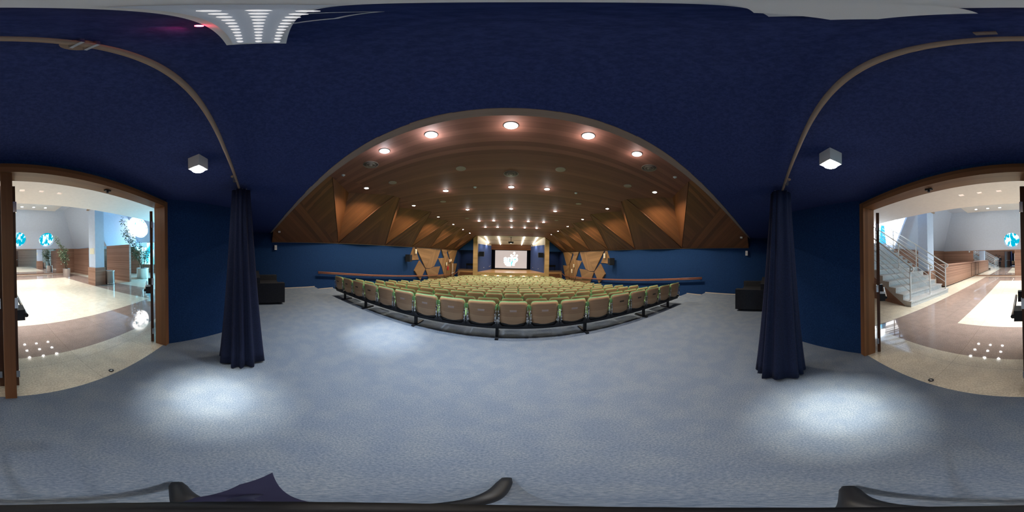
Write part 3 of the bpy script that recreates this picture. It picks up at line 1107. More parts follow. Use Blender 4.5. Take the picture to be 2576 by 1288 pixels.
def chair_parts(t):
    sheet(lambda u, v: shell_pt(u, v), lambda u, v: shell_pt(u, v, dy=.016), 12, 10).build('back_shell', M['chairwood'], t)
    sheet(lambda u, v: shell_pt(u, v, dy=.017, inset=.002, z0=.36, z1=SH1+.024),
          lambda u, v: shell_pt(u, v, dy=.017+.034+.045*(1-(2*u-1)**4)*(1-(2*v-1)**6), inset=.008, z0=.38, z1=SH1+.018), 10, 8).build('back_cushion', M['green'], t)
    m = MB()
    m.prism([(PITCH/2-.10, -.012, .285), (PITCH/2-.004, -.012, .285), (PITCH/2-.004, -.012, .37), (PITCH/2-.02, -.012, .37)], (0, .07, 0))
    m.prism([(-PITCH/2+.10, -.012, .285), (-PITCH/2+.004, -.012, .285), (-PITCH/2+.004, -.012, .37), (-PITCH/2+.02, -.012, .37)], (0, .07, 0))
    m.box(-PITCH/2+.004, PITCH/2-.004, .0, .07, .282, .292)
    m.build('mount', M['blackmetal'], t)
    seat_block(.293, .365, .262, -.010, .43, .05).build('seat_pan', M['black'], t)
    seat_block(.365, .44, .245, .05, .44, .04).build('seat_cushion', M['green'], t)
    for s in (-1, 1):
        arm(t, s)


def arm(t, s):
    x = s*(PITCH/2-.017)
    m = MB()
    m.hexa([Vector((x-s*.022, -.025, .63)), Vector((x, -.025, .63)), Vector((x, .30, .60)), Vector((x-s*.022, .30, .60))],
           [Vector((x-s*.020, -.03, .705)), Vector((x, -.035, .725)), Vector((x, .30, .655)), Vector((x-s*.020, .30, .645))])
    t = m.build('armrest', M['green'], t)
    m = MB()
    m.cyl((x-s*.004, -.03, .35), (x-s*.004, -.03, .60), .008, 8)
    m.cyl((x-s*.024, -.02, .36), (x-s*.024, -.02, .58), .006, 6)
    m.lathe([(.001, .588), (.012, .592), (.018, .605), (.012, .622), (.001, .626)], (x-s*.006, -.03, 0), 10)
    for z in (.40, .47, .54):
        m.box(*sorted((x, x-s*.03)), -.03, -.012, z-.007, z+.007)
    m.build('hinge_bracket', M['chrome'], t)


def row_name(k):
    return 'rearmost row' if k == 0 else ('frontmost row' if k == 17 else '%s row from the back' % ORD[k])


proto = empty('auditorium_chair')
chair_parts(proto)


def rename_free(o):
    return o


def plate(t, mat, name='name_plate'):
    m = MB()
    a = shell_pt(.38, .60); b = shell_pt(.62, .60); c = shell_pt(.62, .68); d = shell_pt(.38, .68)
    o = Vector((0, -.003, 0))
    m.hexa([a+o*0, b+o*0, c+o*0, d+o*0], [p+o for p in (a, b, c, d)])
    m.build(name, M[mat], t)


ROWOFF = [0, 0, .03, -.05, 0, .03, .14, -.12, .12, -.04, .1, -.1, .05, .15, -.1, 0, .1, .27]
made = 0
first = True
stuff_rest = []
for k in range(18):
    for i in range(18):
        x = ROWC+ROWOFF[k]+(i-8.5)*PITCH
        loc = (x, ROWV[k]+.055, ROWF[k])
        if k == 17 or (k == 16 and (i < 3 or i > 14)):
            stuff_rest.append(loc)
            continue
        c = proto if first else copy_tree(proto)
        first = False
        c.location = loc
        c.rotation_euler = (0, 0, 0)
        extra = ''
        if k == 0:
            if 5 <= i <= 11:
                extra = ' with pale name plate'
            elif i in (0, 1, 2, 3, 13, 14, 15):
                extra = ' with dark back mark'
        pos = ('%s from the left' % ORD[i]) if i < 9 else ('%s from the right' % ORD[17-i])
        tag(c, 'wooden chair%s, %s in the %s' % (extra, pos, row_name(k)), 'chair', 'auditorium chairs')
        made += 1
# plates only on the rear row
for o in [o for o in COL.objects if o.name.startswith('auditorium_chair') and o.get('label', '').endswith('rearmost row')]:
    if 'pale name' in o['label']:
        plate(o, 'plate')
    elif 'dark back' in o['label']:
        plate(o, 'plate_dark', 'glue_mark')
# the last two dozen, farthest and smallest, as one
bmx = bmesh.new()
mats = []
for p in proto.children:
    mt = p.data.materials[0]
    if mt not in mats:
        mats.append(mt)
for loc in stuff_rest:
    for p in proto.children:
        if p.name.startswith(('name_plate', 'glue_mark')):
            continue
        n0 = len(bmx.faces)
        nv = len(bmx.verts)
        bmx.from_mesh(p.data)
        bmx.verts.ensure_lookup_table()
        bmx.faces.ensure_lookup_table()
        for v in bmx.verts[nv:]:
            v.co += Vector(loc)
        for f in bmx.faces[n0:]:
            f.material_index = mats.index(p.data.materials[0])
me = bpy.data.meshes.new('far_chairs')
bmx.to_mesh(me)
bmx.free()
for mt in mats:
    me.materials.append(mt)
o = bpy.data.objects.new('auditorium_chairs', me)
COL.objects.link(o)
o['kind'] = 'stuff'
tag(o, 'frontmost green auditorium chairs beside the stage, too far away to tell apart', 'chairs')
# row frames
fr_proto = None
for k in range(18):
    if fr_proto is None:
        t = thing('seat_row_frame', '', 'seat frame')
        x0, x1 = -9*PITCH, 9*PITCH
        m = MB(); m.box(x0+.02, x1-.02, .03, .12, .22, .281); m.build('beam', M['blackmetal'], t)
        for q in (1, 3, 6, 9, 12, 15, 17):
            x = (q-9)*PITCH
            m = MB(); m.box(x-.028, x+.028, .045, .105, .03, .222); m.build('post', M['blackmetal'], t)
            m = MB(); m.box(x-.03, x+.03, -.06, .36, 0, .032); m.build('foot', M['blackmetal'], t)
        fr_proto = t
        c = t
    else:
        c = copy_tree(fr_proto)
    c.location = (ROWC+ROWOFF[k], ROWV[k]+.055, ROWF[k])
    tag(c, 'black metal beam and posts carrying the chairs of the %s' % row_name(k), 'seat frame', 'seat row frames')

# ------------------------------------------------------------------ double doorway
DX0, DX1, DP = -1.975, 1.85, -.035
fr = MB()
fr.box(DX0-.09, DX0, -1.41, -1.23, 0, 2.285, (0, 0, 1))
fr.box(DX1, DX1+.09, -1.41, -1.23, 0, 2.285, (0, 0, 1))
fr.box(DX0, DX1, -1.41, -1.23, 2.2, 2.285, (1, 0, 0))
fr.box(DP-.045, DP+.045, -1.41, -1.25, 0, 2.2, (0, 0, 1))
struct(fr.build('trim_5', M['doorwood']))
leafs = [('hinge at the left jamb', DX0-.01, 1, -1.45, .87), ('left of the centre post', DP-.088, -1, -1.45, .92), ('right of the centre post', DP+.040, 1, -1.45, .92), ('right jamb', DX1-.040, -1, -1.475, .87)]
for i, (nm, x, inner, y, ln) in enumerate(leafs):
    t = empty('door_%d' % (i+1), (x, y, .012), (R(-54.5), 0, 0, R(51))[i])
    struct(t)
    m = MB(); m.box(0, .045, -ln, 0, 0, 2.15, (0, 0, 1)); m.build('leaf', M['darkdoor'], t)
    ix = -.0 if inner < 0 else .045
    m = MB()
    m.cyl((ix+inner*.085, -.02, .915), (ix+inner*.085, -ln+.05, .915), .017, 10)
    m.build('push_bar', M['steel'], t)
    m = MB()
    m.box(*sorted((ix, ix+inner*.075)), -.20, -.03, .86, .97)
    m.box(*sorted((ix, ix+inner*.06)), -ln+.02, -ln+.12, .84, .99)
    m.build('latch_body', M['black'], t)
    m = MB(); m.cyl((ix+inner*.085, -.018, .915), (ix+inner*.085, -.03, .915), .02, 10); m.build('bar_cap', M['black'], t)
    for z in (.22, 1.06, 1.93):
        m = MB(); m.box(-.006 if i in (0, 1) else .02, .025 if i in (0, 1) else .051, -.004, .03, z-.05, z+.05)
        m.build('hinge', M['chrome'], t)
for x, lb in ((-1.02, 'black latch under the door header, left opening'), (.88, 'black latch under the door header, right opening')):
    t = thing('door_latch', lb, 'latch', (x, -1.32, 2.2), 0, 'header latches')
    m = MB(); m.box(-.035, .035, -.015, .015, -.012, 0); m.build('plate', M['blackmetal'], t)
    m = MB(); m.cyl((0, 0, -.035), (0, 0, -.01), .012, 10); m.build('roller', M['blackmetal'], t)
for x, lb in ((-1.05, 'small black floor catch in the left doorway threshold'), (.91, 'small black floor catch in the right doorway threshold')):
    t = thing('floor_catch', lb, 'floor catch', (x, -1.345, 0), 0, 'floor catches')
    m = MB(); m.lathe([(.03, 0), (.028, .008), (.018, .01), (.016, .004)], n=16); m.build('rim', M['blackmetal'], t)
    m = MB(); m.box(-.012, .012, -.008, .008, 0, .006); m.build('bolt_hole', M['steel'], t)

# ------------------------------------------------------------------ lobby shell
LX0, LX1, LV = -10.2, 9.4, -12.3
m = MB()
m.mi = 0


def fl(x0, x1, y0, y1, mi):
    m.mi = mi
    m.face([(x0, y0, 0), (x1, y0, 0), (x1, y1, 0), (x0, y1, 0)])


fl(DX0-.1, DX1+.1, -1.41, -1.28, 0)
fl(LX0, LX1, -2.04, -1.41, 0)
fl(-5.5, 2.75, -3.22, -2.04, 1)
fl(-5.5, -4.2, -11.9, -3.22, 1)
fl(1.42, 2.75, -11.9, -3.22, 1)
fl(-4.2, 1.42, -11.9, -9.9, 1)
fl(-4.2, 1.42, -9.9, -3.22, 0)
fl(LX0, -5.5, LV, -2.04, 0)
fl(2.75, LX1, LV, -2.04, 0)
fl(-5.5, 2.75, LV, -11.9, 0)
struct(m.build('floor', [M['granite'], M['darkgranite']]))
# raise the granite a hair above the carpet at the sill
NEAR = [-1.75, -1.2, -.65, .65, 1.2, 1.75]
m = MB()
ZB_ = 3.4
m.face([(LX0, -5.68, ZB_), (LX1, -5.68, ZB_), (LX1, -4.52, ZB_), (LX0, -4.52, ZB_)])
m.face([(LX0, -4.38, ZB_), (LX1, -4.38, ZB_), (LX1, -1.3, ZB_), (LX0, -1.3, ZB_)])
xs = [LX0]+[q for x in NEAR for q in (x-.07, x+.07)]+[LX1]
for i in range(0, len(xs), 2):
    m.face([(xs[i], -4.52, ZB_), (xs[i+1], -4.52, ZB_), (xs[i+1], -4.38, ZB_), (xs[i], -4.38, ZB_)])
m.face([(LX0, -5.68, ZB_+.16), (LX1, -5.68, ZB_+.16), (LX1, -1.3, ZB_+.16), (LX0, -1.3, ZB_+.16)])
struct(m.build('ceiling', M['beige'], flip=False))
m = MB()
m.box(LX0, LX1, LV-.5, -5.68, 4.75, 4.85)
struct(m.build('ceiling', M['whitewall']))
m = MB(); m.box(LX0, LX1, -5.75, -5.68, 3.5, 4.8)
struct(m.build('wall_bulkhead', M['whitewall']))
m = MB(); m.box(-3.84, 3.68, -10.6, -7.6, 4.6, 4.7)
struct(m.build('ceiling', M['white']))
m = MB()
for x in NEAR:
    a, b, c, d = (x-.07, -4.52), (x+.07, -4.52), (x+.07, -4.38), (x-.07, -4.38)
    for p, q in ((a, b), (b, c), (c, d), (d, a)):
        m.face([(*p, ZB_), (*q, ZB_), (*q, ZB_+.16), (*p, ZB_+.16)])
struct(m.build('trim_6', M['beige'], flip=False))
# auditorium face of the lobby, panelled in wood
m = MB()
m.box(LX0, DX0-.09, -1.46, -1.40, 0, 3.4, (1, 0, 0))
m.box(DX1+.09, LX1, -1.46, -1.40, 0, 3.4, (1, 0, 0))
m.box(DX0-.09, DX1+.09, -1.46, -1.40, 2.285, 3.4, (1, 0, 0))
struct(m.build('wall_lobby_near', M['lobbywood']))
# far wall: wood with mirrors below, leaning white wall with portholes above
ZB, TAN = 2.0, .577


def wood_box(x0, x1, y0, y1, z0, z1, d=None):
    m = MB(); m.box(x0, x1, y0, y1, z0, z1, d)
    return m


struct(wood_box(LX0, LX1, LV-.1, LV, 0, 2.0, (1, 0, 0)).build('wall_lobby_far', M['lobbywood']))
mr = thing('wall_mirror', 'tall mirror panel on the far lobby wall seen left of the door post', 'mirror', (-2.55, LV+.012, .1), 0, 'lobby mirrors')
m = MB(); m.box(-1.93, 1.93, -.01, .01, -.02, 1.86); m.build('glass', M['mirror'], mr)
mr = thing('wall_mirror', 'tall mirror panel on the far lobby wall seen right of the door post', 'mirror', (2.25, LV+.012, .1), 0, 'lobby mirrors')
m = MB(); m.box(-1.62, 1.6, -.01, .01, -.02, 1.86); m.build('glass', M['mirror'], mr)


def lean_wall(name, o, ex, up, length, height, holes, mat, panemat, wname, depth=.16):
    """flat wall through o spanned by ex, up with round holes; returns panes"""
    o, ex, up = Vector(o), Vector(ex), Vector(up)
    nrm = -ex.cross(up).normalized()
    m = MB()
    P = lambda a, b: o+ex*a+up*b
    xs = [0]
    holes = sorted(holes)
    n = 24
    cur = 0
    for (cx_, cy_, r_) in holes:
        x0, x1 = cx_-r_*1.25, cx_+r_*1.25
        y0, y1 = cy_-r_*1.2, cy_+r_*1.2
        m.face([P(cur, 0), P(x0, 0), P(x0, height), P(cur, height)])
        m.face([P(x0, 0), P(x1, 0), P(x1, y0), P(x0, y0)])
        m.face([P(x0, y1), P(x1, y1), P(x1, height), P(x0, height)])
        # ring between the circle and the rectangle
        def rect(th):
            c, s_ = math.cos(th), math.sin(th)
            k = min((r_*1.25)/abs(c) if abs(c) > 1e-6 else 9e9, (r_*1.2)/abs(s_) if abs(s_) > 1e-6 else 9e9)
            return P(cx_+c*k, cy_+s_*k)
        crn = math.atan2(1.2, 1.25)
        ths = sorted([2*PI*i/n for i in range(n)]+[crn, PI-crn, PI+crn, 2*PI-crn])
        circ = [P(cx_+r_*math.cos(a), cy_+r_*math.sin(a)) for a in ths]
        rec = [rect(a) for a in ths]
        for i in range(len(ths)):
            j = (i+1) % len(ths)
            m.face([circ[i], circ[j], rec[j], rec[i]])
            m.face([circ[i], circ[j], circ[j]-nrm*depth, circ[i]-nrm*depth])
        cur = x1
    m.face([P(cur, 0), P(length, 0), P(length, height), P(cur, height)])
    struct(m.build(name, mat, flip=False))
    for (cx_, cy_, r_) in holes:
        lean_wall.n += 1
        m = MB()
        m.loft([[P(cx_+r_*1.02*math.cos(2*PI*i/n), cy_+r_*1.02*math.sin(2*PI*i/n))-nrm*d_ for i in range(n)] for d_ in (depth-.02, depth+.02)], smooth=False)
        w_ = struct(m.build('window_%d' % lean_wall.n, panemat))
        m = MB()
        m.loft([[P(cx_+r__*math.cos(2*PI*i/n), cy_+r__*math.sin(2*PI*i/n))-nrm*d_ for i in range(n)] for r__, d_ in ((r_*1.0, depth-.02), (r_*.95, depth-.02), (r_*.95, depth-.03), (r_*1.0, depth-.03))], cap=False)
        m.build('frame', M['white'], w_)


lean_wall.n = 0
SL = math.sqrt(1+TAN*TAN)
up_far = Vector((0, TAN, 1))/SL
HL = 2.75*SL
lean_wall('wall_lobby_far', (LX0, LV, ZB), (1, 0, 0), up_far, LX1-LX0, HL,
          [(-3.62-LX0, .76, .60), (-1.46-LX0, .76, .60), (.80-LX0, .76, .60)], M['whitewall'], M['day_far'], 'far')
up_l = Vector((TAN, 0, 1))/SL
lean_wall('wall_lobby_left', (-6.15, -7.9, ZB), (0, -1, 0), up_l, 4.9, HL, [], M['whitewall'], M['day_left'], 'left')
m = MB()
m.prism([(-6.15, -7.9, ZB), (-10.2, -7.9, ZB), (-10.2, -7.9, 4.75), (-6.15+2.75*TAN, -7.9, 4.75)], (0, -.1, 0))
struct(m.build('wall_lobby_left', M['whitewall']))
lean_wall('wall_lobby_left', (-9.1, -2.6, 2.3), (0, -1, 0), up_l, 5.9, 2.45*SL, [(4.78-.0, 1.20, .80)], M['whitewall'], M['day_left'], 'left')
# reverse leaning wall on the right, beyond the stairs
up_r = Vector((-TAN, 0, 1))/SL
m = MB()
o_, e_ = Vector((6.52, -12.6, ZB)), Vector((0, 1, 0))
m.prism([o_, o_+e_*6.1, o_+e_*6.1+up_r*HL, o_+up_r*HL], (.12, 0, .0))
struct(m.build('wall_lobby_right', M['whitewall']))
struct(wood_box(6.45, 6.6, -12.3, -6.5, 0, 2.02, (0, 1, 0)).build('wall_lobby_right', M['lobbywood']))
# left side: wainscot, free partition, deeper room
struct(wood_box(-6.25, -6.12, LV, -9.95, 0, 1.97, (0, 1, 0)).build('wall_lobby_left', M['lobbywood']))
tag(wood_box(-6.28, -6.15, -7.9, -5.98, .0, 2.0, (0, 1, 0)).build('wood_partition', M['lobbywood']), 'free wood-clad partition between the white column and the potted plant', 'partition')
m = MB()
m.box(LX0-.1, LX0, -12.4, -1.4, 0, 4.8, (0, 1, 0))
struct(m.build('wall_lobby_side', M['lobbywood']))
m = MB(); m.box(-9.3, -9.2, -9.2, -7.85, 0, 1.75, (1, 0, 0))
struct(m.build('wall_lobby_inner', M['lobbywood']))
for (y0, y1, z0, z1, mm) in ((-9.2, -7.2, .66, 2.35, 'day_cyan'), (-6.5, -2.2, .5, 2.9, 'day_cyan'), (-11.8, -10.2, .9, 2.3, 'day_cyan')):
    lean_wall.n += 1
    m = MB(); m.box(LX0, LX0+.03, y0, y1, z0, z1)
    w_ = struct(m.build('window_%d' % lean_wall.n, M[mm]))
    m = MB()
    for a in (y0, (y0+y1)/2, y1):
        m.box(LX0+.03, LX0+.06, a-.03, a+.03, z0, z1)
    m.build('frame', M['white'], w_)
# right end of the lobby
m = MB()
m.box(LX1, LX1+.1, -12.4, -1.4, 0, 2.32)
m.box(LX1, LX1+.1, -3.3, -1.4, 2.32, 4.8)
m.box(LX1, LX1+.1, -12.4, -10.6, 2.32, 4.8)
struct(m.build('wall_lobby_end', M['whitewall']))
lean_wall.n += 1
m = MB(); m.box(LX1+.05, LX1+.08, -10.6, -3.3, 2.32, 4.8)
w_ = struct(m.build('window_%d' % lean_wall.n, M['day_big']))
m = MB()
for a in (-10.6, -3.3):
    m.box(LX1, LX1+.05, a-.04, a+.04, 2.32, 4.8)
m.build('frame', M['white'], w_)
struct(wood_box(7.2, LX1, -10.6, -6.2, 2.15, 2.31).build('floor', M['marble']))
t = thing('window_post', 'tapered pale blue post standing in front of the big stair window', 'post', (9.05, -7.75, 2.31))
m = MB(); m.hexa([Vector((-.1, -.36, 0)), Vector((.1, -.36, 0)), Vector((.1, .36, 0)), Vector((-.1, .36, 0))],
                 [Vector((-.1, -.17, 1.45)), Vector((.1, -.17, 1.45)), Vector((.1, .17, 1.45)), Vector((-.1, .17, 1.45))])
m.build('shaft', M['cyanpost'], t)
m = MB(); m.box(-.11, .11, -.15, .15, 1.45, 1.60); m.build('cap', M['cyanpost'], t)

# columns
for s, nm in ((-1, 'left'), (1, 'right')):
    x0, x1 = (-4.82, -4.29) if s < 0 else (4.25, 4.79)
    t = thing('column', 'square white lobby column with wood-clad foot at %s of the doorway view' % nm, 'column', ((x0+x1)/2, -6.68, 0), 0, 'lobby columns')
    h = (x1-x0)/2
    m = MB(); m.box(-h, h, -.28, .28, .86, 4.6); m.build('shaft', M['whitewall'], t)
    m = MB(); m.box(-h-.04, h+.04, -.32, .32, 0, .86, (1, 0, 0)); m.build('wood_foot', M['lobbywood'], t)
    m = MB(); m.box(-h-.08, h+.08, -.33, .33, 3.75, 3.82); m.build('collar', M['trimwood'], t)
t = thing('notice', 'small cream paper notice on the left lobby column', 'notice', (-4.288, -6.66, 1.66))
m = MB(); m.box(0, .008, -.22, .17, -.15, .14); m.build('sheet', M['paper'], t)

# planters
def planter(loc, label, r, h, tops, seed):
    rnd = random.Random(seed)
    t = thing('potted_plant', label, 'potted plant', loc, 0, 'lobby potted plants')
    m = MB(); m.lathe([(r*.96, 0), (r, .02), (r, h-.03), (r*1.04, h-.02), (r*1.04, h), (r*.9, h), (r*.9, h-.06)], n=28)
    pot = m.build('steel_pot', M['steel'], t)
    m = MB(); m.lathe([(r*.9, h-.07), (r*.5, h-.055), (.001, h-.05)], n=20); m.build('soil', M['soil'], pot)
    st = MB()
    lf = MB()
    for (tx, ty, tz) in tops:
        p0 = Vector((rnd.uniform(-.05, .05), rnd.uniform(-.05, .05), h-.06))
        p3 = Vector((tx, ty, tz))
        path = []
        for i in range(9):
            f = i/8
            p = p0.lerp(p3, f)
            p.x += .10*math.sin(f*5+tx*3)*f
            p.z = p0.z+(p3.z-p0.z)*(f**.85)
            path.append(p)
        st.tube(path, [.016*(1-.8*i/8)+.003 for i in range(9)], 6)
        for q in range(150):
            f = rnd.uniform(.28, 1.0)
            i = min(7, int(f*8))
            c = path[i].lerp(path[i+1], f*8-i)
            d = Vector((rnd.gauss(0, 1), rnd.gauss(0, 1), rnd.gauss(.1, .8))).normalized()
            c = c+d*rnd.uniform(.03, .32)*(1.15-f*.6)
            dd = Vector((rnd.gauss(0, 1), rnd.gauss(0, 1), rnd.gauss(-.1, .6))).normalized()
            sd = dd.cross(Vector((rnd.gauss(0, 1), rnd.gauss(0, 1), rnd.gauss(0, 1)))).normalized()
            L_ = rnd.uniform(.10, .18)
            w_ = L_*.16
            lf.face([c, c+dd*L_*.45+sd*w_, c+dd*L_, c+dd*L_*.45-sd*w_])
    st.build('stems', M['stem'], t)
    lf.build('foliage', M['leaf'], t, flip=False)
    return t


planter((-4.55, -10.35, 0), 'potted plant in a steel tub against the far wood wall, left of the column', .26, .55,
        [(.75, .1, 2.7), (.35, -.1, 2.2), (.15, .1, 1.9), (.55, .2, 1.7)], 1)
planter((-7.70, -6.35, 0), 'tall potted plant in a steel tub beyond the wood partition', .37, .62,
        [(1.95, .15, 3.35), (1.65, 0, 2.75), (1.1, .1, 2.5), (.5, .2, 2.1), (-.4, .1, 1.75), (.8, -.2, 1.8)], 2)
t = thing('steel_bin', 'round polished steel bin beside the left lobby column', 'bin', (-5.14, -6.38, 0))
m = MB(); m.lathe([(.24, 0), (.25, .02), (.25, .64), (.26, .65), (.26, .68), (.225, .68), (.225, .5), (.001, .5)], n=28); m.build('tub', M['steel'], t)
m = MB(); m.lathe([(.252, .03), (.256, .04), (.252, .05)], n=28); m.build('foot_band', M['chrome'], t)

# stairs
t = thing('staircase', 'pale marble staircase with wood side rising to the bright window', 'staircase', (3.09, -3.72, 0))
m = MB()
NS, RI, TR = 13, .178, .315
for i in range(NS):
    m.box(TR*i, TR*NS+2.2 if i == NS-1 else TR*(i+1)+.0, -2.45, 0, RI*i if i == 0 else RI*(i-1), RI*(i+1)-.035)
m.build('risers', M['marble'], t)
m = MB()
for i in range(NS):
    m.box(TR*i-.03, TR*NS+2.2 if i == NS-1 else TR*(i+1), -2.47, .02, RI*(i+1)-.035, RI*(i+1))
m.build('treads', M['marble'], t)
m = MB()
m.prism([(.22, .012, 0), (TR*NS+2, .012, 0), (TR*NS+2, .012, 2.0), (TR*NS, .012, 2.05)], (0, -.03, 0), (1, 0, 0))
m.build('wood_side', M['lobbywood'], t)


def railing(y, label, double=False):
    t = thing('stair_railing', label, 'railing', (3.17, y, RI), 0, 'stair railings')
    sl_ = RI/TR
    m = MB()
    m.tube([(-.02, 0, .92), (-.09, 0, .93), (-.125, 0, .98), (-.10, 0, 1.03), (0, 0, 1.075), (.2, 0, 1.18), (1.5, 0, 1.075+1.5*sl_+.01), (3.9, 0, 1.075+3.9*sl_)], .026, 10)
    m.build('top_rail', M['white'], t)
    for dz in (.84, .66, .47, .28):
        m = MB(); m.cyl((0, 0, dz), (3.9, 0, dz+3.9*sl_), .013, 8); m.build('bar', M['white'], t)
    for x in (0, 1.52, 3.04):
        m = MB(); m.cyl((x, 0, math.floor((x+.08)/TR)*RI), (x, 0, 1.07+x*sl_), .025, 10); m.build('post', M['white'], t)
        m = MB(); m.cyl((x, 0, math.floor((x+.08)/TR)*RI), (x, 0, math.floor((x+.08)/TR)*RI+.02), .05, 12); m.build('flange', M['white'], t)


railing(-3.80, 'white metal stair railing on the nearest side of the stairs')
railing(-4.90, 'white metal stair railing in the middle of the stairs')
railing(-6.10, 'white metal stair railing on the far side of the stairs')

# reception counter
t = thing('reception_counter', 'long low wood reception counter beyond the staircase', 'counter', (3.72, -7.2, 0))
m = MB(); m.box(0, .55, -5.05, 0, .05, 1.08, (0, 1, 0)); m.build('body', M['lobbywood'], t)
m = MB(); m.box(-.02, .57, -5.06, .02, 1.08, 1.12, (0, 1, 0)); m.build('top', M['lobbywood'], t)
m = MB(); m.box(.04, .5, -5.0, -.05, 0, .05); m.build('plinth', M['black'], t)
m = MB(); m.box(-.008, 0, -4.15, -4.05, .1, 1.05); m.build('gap_strip', M['darkdoor'], t)
t = thing('wall_box', 'tiny white box on the far wall above the reception counter', 'box', (4.17, LV+.03, 1.93))
m = MB(); m.box(-.05, .05, -.03, .03, -.07, .05); m.build('case', M['white'], t)

# lobby downlights
n_ = 0
for yi, y in enumerate((-9.9, -9.1, -8.3)):
    for xi, x in enumerate((-2.95, -2.2, -1.46, 1.37, 2.12, 2.88)):
        downlight((x, y, 4.598), 'lobby panel downlight, %s from left in the %s row from the far wall' % (ORD[xi], ORD[yi]), 'lobby panel downlights',
                  E_LOBBY*.8, (1, .97, .92), 'lens', .075, 110, .8)
for xi, x in enumerate(NEAR):
    t = downlight((x, -4.45, 3.555), 'lit downlight sunk in the warm lobby ceiling, %s from the left' % ORD[xi], 'lobby near downlights', 0, (1, .97, .92), 'ledstrip', .045)
    lamp('SPOT', (0, 0, -.165), E_LOBBY*.9, (1, .97, .92), t, .04, 80, .7)
# day light entering by the big openings
lamp('AREA', (LX1-.15, -7, 3.5), 420, (.85, .95, 1), None, 5.5, rot=(0, R(90), 0), sx=2.2)
lamp('AREA', (LX0+.15, -4.5, 1.8), 650, (.22, .66, 1), None, 4, rot=(0, R(-90), 0), sx=2.2)

# ------------------------------------------------------------------ small tripod under the camera
t = thing('tripod', 'small black tripod stand with three short feet on the carpet', 'tripod', (CX, 0, 0))
m = MB(); m.cyl((0, 0, .10), (0, 0, 1.10), .010, 12); m.build('pole', M['black'], t)
m = MB(); m.lathe([(.03, .08), (.035, .10), (.035, .16), (.02, .18)], n=16); m.build('hub', M['black'], t)
m = MB(); m.lathe([(.012, 1.08), (.018, 1.09), (.018, 1.11), (.001, 1.115)], n=16); m.build('head', M['black'], t)
for x, y in ((.02, .315), (-.215, -.125), (.235, -.115)):
    m = MB(); m.tube([(x*.08, y*.08, .13), (x*.5, y*.5, .085), (x*.85, y*.85, .028), (x, y, .012)], [.012, .013, .014, .010], 10)
    m.build('leg', M['black'], t)
t = thing('camera_pouch', 'navy cloth pouch hanging from the tripod pole', 'pouch', (CX-.035, 0, .92))
slab([(.035, -.012), (.035, .012), (-.108, .017), (-.06, -.010), (-.005, -.020)], -.14, -.05).build('bag', M['navycloth'], t)
m = MB(); m.tube([(-.02, 0, -.05), (0, -.004, .02), (.022, 0, .06)], .004, 6); m.build('strap', M['navycloth'], t)

# ------------------------------------------------------------------ two people in the lobby beside the doors, seen in the mirror


def skin_mesh(name, pts, edges, mat, parent, sub=2):
    me = bpy.data.meshes.new(name)
    me.from_pydata([p[:3] for p in pts], edges, [])
    me.materials.append(mat)
    o = bpy.data.objects.new(name, me)
    COL.objects.link(o)
    o.parent = parent
    sk = o.modifiers.new('skin', 'SKIN')
    lay = me.skin_vertices.new(name='') if not me.skin_vertices else me.skin_vertices[0]
    for i, p in enumerate(pts):
        lay.data[i].radius = (p[3], p[4] if len(p) > 4 else p[3])
        lay.data[i].use_root = (i == 0)
    sk.use_smooth_shade = True
    ss = o.modifiers.new('sub', 'SUBSURF')
    ss.levels = ss.render_levels = sub
    return o


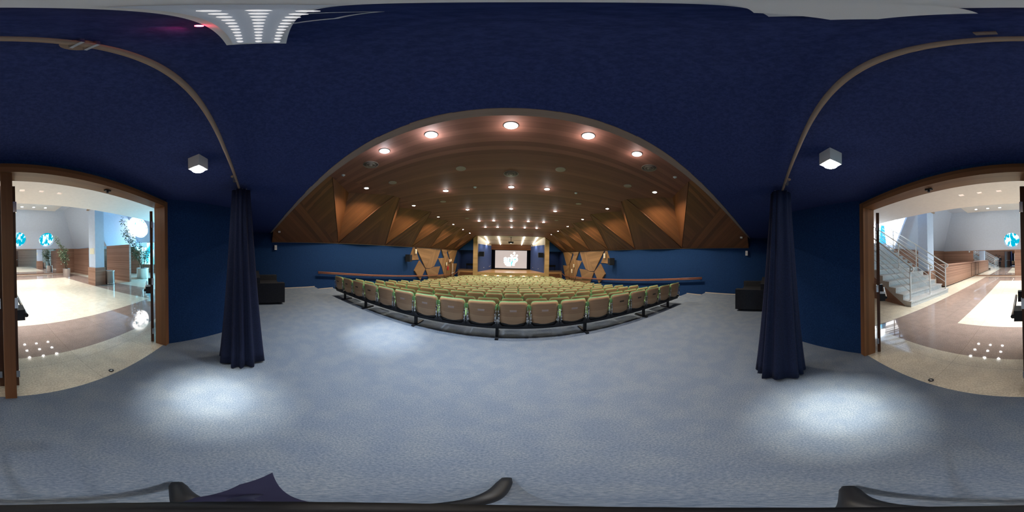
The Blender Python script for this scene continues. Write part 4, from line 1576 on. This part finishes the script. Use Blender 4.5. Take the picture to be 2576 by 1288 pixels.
def person(loc, rz, h, top, legs, hair, label):
    t = thing('person', label, 'person', loc, rz, 'people in the lobby')
    k = h/1.72
    P_ = [(0, 0, .95, .15, .10), (0, 0, 1.15, .13, .09), (0, 0, 1.36, .17, .10), (0, 0, 1.46, .065), (0, .01, 1.53, .055), (0, .02, 1.60, .085, .095), (0, .02, 1.67, .07, .085)]
    E_ = [(0, 1), (1, 2), (2, 3), (3, 4), (4, 5), (5, 6)]
    for s in (-1, 1):
        n = len(P_)
        P_ += [(s*.09, 0, .86, .085), (s*.10, .01, .48, .055), (s*.10, -.01, .10, .036), (s*.11, .12, .035, .035)]
        E_ += [(0, n), (n, n+1), (n+1, n+2), (n+2, n+3)]
        n = len(P_)
        P_ += [(s*.19, 0, 1.38, .05), (s*.24, -.01, 1.12, .038), (s*.24, .06, .88, .028), (s*.24, .08, .80, .030, .02)]
        E_ += [(2, n), (n, n+1), (n+1, n+2), (n+2, n+3)]
        m0 = n+3
        for q in range(4):
            n = len(P_)
            P_ += [(s*.24, .065+.017*q-.01, .755, .009), (s*.235, .07+.017*q-.01, .715+.006*abs(q-1.5), .008)]
            E_ += [(m0, n), (n, n+1)]
        n = len(P_)
        P_ += [(s*.225, .115, .80, .010), (s*.22, .13, .765, .009)]
        E_ += [(m0, n), (n, n+1)]
    body = skin_mesh('body', [(x*k, y*k, z*k, *[r*k for r in rr]) for x, y, z, *rr in P_], E_, M['skin'], t)
    m = MB()
    m.lathe([(.001, 0), (.012, .006), (.014, .02), (.008, .04), (.001, .05)], (0, .112*k, 1.575*k), 8)
    m.build('nose', M['skin'], t)
    for s in (-1, 1):
        m = MB(); m.lathe([(.001, -.008), (.009, 0), (.001, .008)], (s*.032*k, .106*k, 1.615*k), 8); m.build('eye', M['black'], t)
        m = MB(); m.lathe([(.001, -.03), (.014, -.01), (.016, .01), (.001, .03)], (s*.088*k, .015*k, 1.60*k), 8); m.build('ear', M['skin'], t)
    m = MB(); m.box(-.022*k, .022*k, .104*k, .112*k, 1.545*k, 1.553*k); m.build('mouth', M['red'], t)
    C_ = [(0, 0, .90, .175, .125), (0, 0, 1.02, .165, .12), (0, 0, 1.16, .145, .105), (0, 0, 1.36, .185, .115), (0, 0, 1.43, .09)]
    F_ = [(0, 1), (1, 2), (2, 3), (3, 4)]
    for s in (-1, 1):
        n = len(C_)
        C_ += [(s*.19, 0, 1.38, .062), (s*.24, -.01, 1.12, .05), (s*.24, .045, .93, .042)]
        F_ += [(3, n), (n, n+1), (n+1, n+2)]
    skin_mesh('shirt', [(x*k, y*k, z*k, *[r*k for r in rr]) for x, y, z, *rr in C_], F_, M[top], t)
    C_ = [(0, 0, .97, .165, .12)]
    F_ = []
    for s in (-1, 1):
        n = len(C_)
        C_ += [(s*.09, 0, .84, .098), (s*.10, .01, .48, .070), (s*.10, -.005, .09, .056)]
        F_ += [(0, n), (n, n+1), (n+1, n+2)]
    skin_mesh('trousers', [(x*k, y*k, z*k, *[r*k for r in rr]) for x, y, z, *rr in C_], F_, M[legs], t)
    m = MB()
    rings = []
    for z, r_, y in ((1.56, .080, -.035), (1.62, .098, -.012), (1.68, .094, 0), (1.735, .070, .01), (1.765, .02, .01)):
        rings.append([Vector((r_*k*.9*math.cos(a), (y+.02)*k+r_*k*math.sin(a), z*k)) for a in [2*PI*i/16 for i in range(16)]])
    m.loft(rings); m.build('hair', M[hair], t)
    for s in (-1, 1):
        m = MB(); m.box(s*.11*k-.045*k, s*.11*k+.045*k, -.06*k, .17*k, 0, .07*k); o = m.build('shoe', M['black'], t)
        b = o.modifiers.new('soft', 'BEVEL'); b.width = .025; b.segments = 3
    return t


person((3.22, -1.86, 0), R(160), 1.60, 'darkcloth', 'darkcloth', 'black', 'person in dark clothes standing by the wood wall, seen in the lobby mirror')
person((3.72, -1.82, 0), R(185), 1.72, 'bluecloth', 'bluecloth', 'black', 'person in blue clothes standing near the stairs, seen in the lobby mirror')
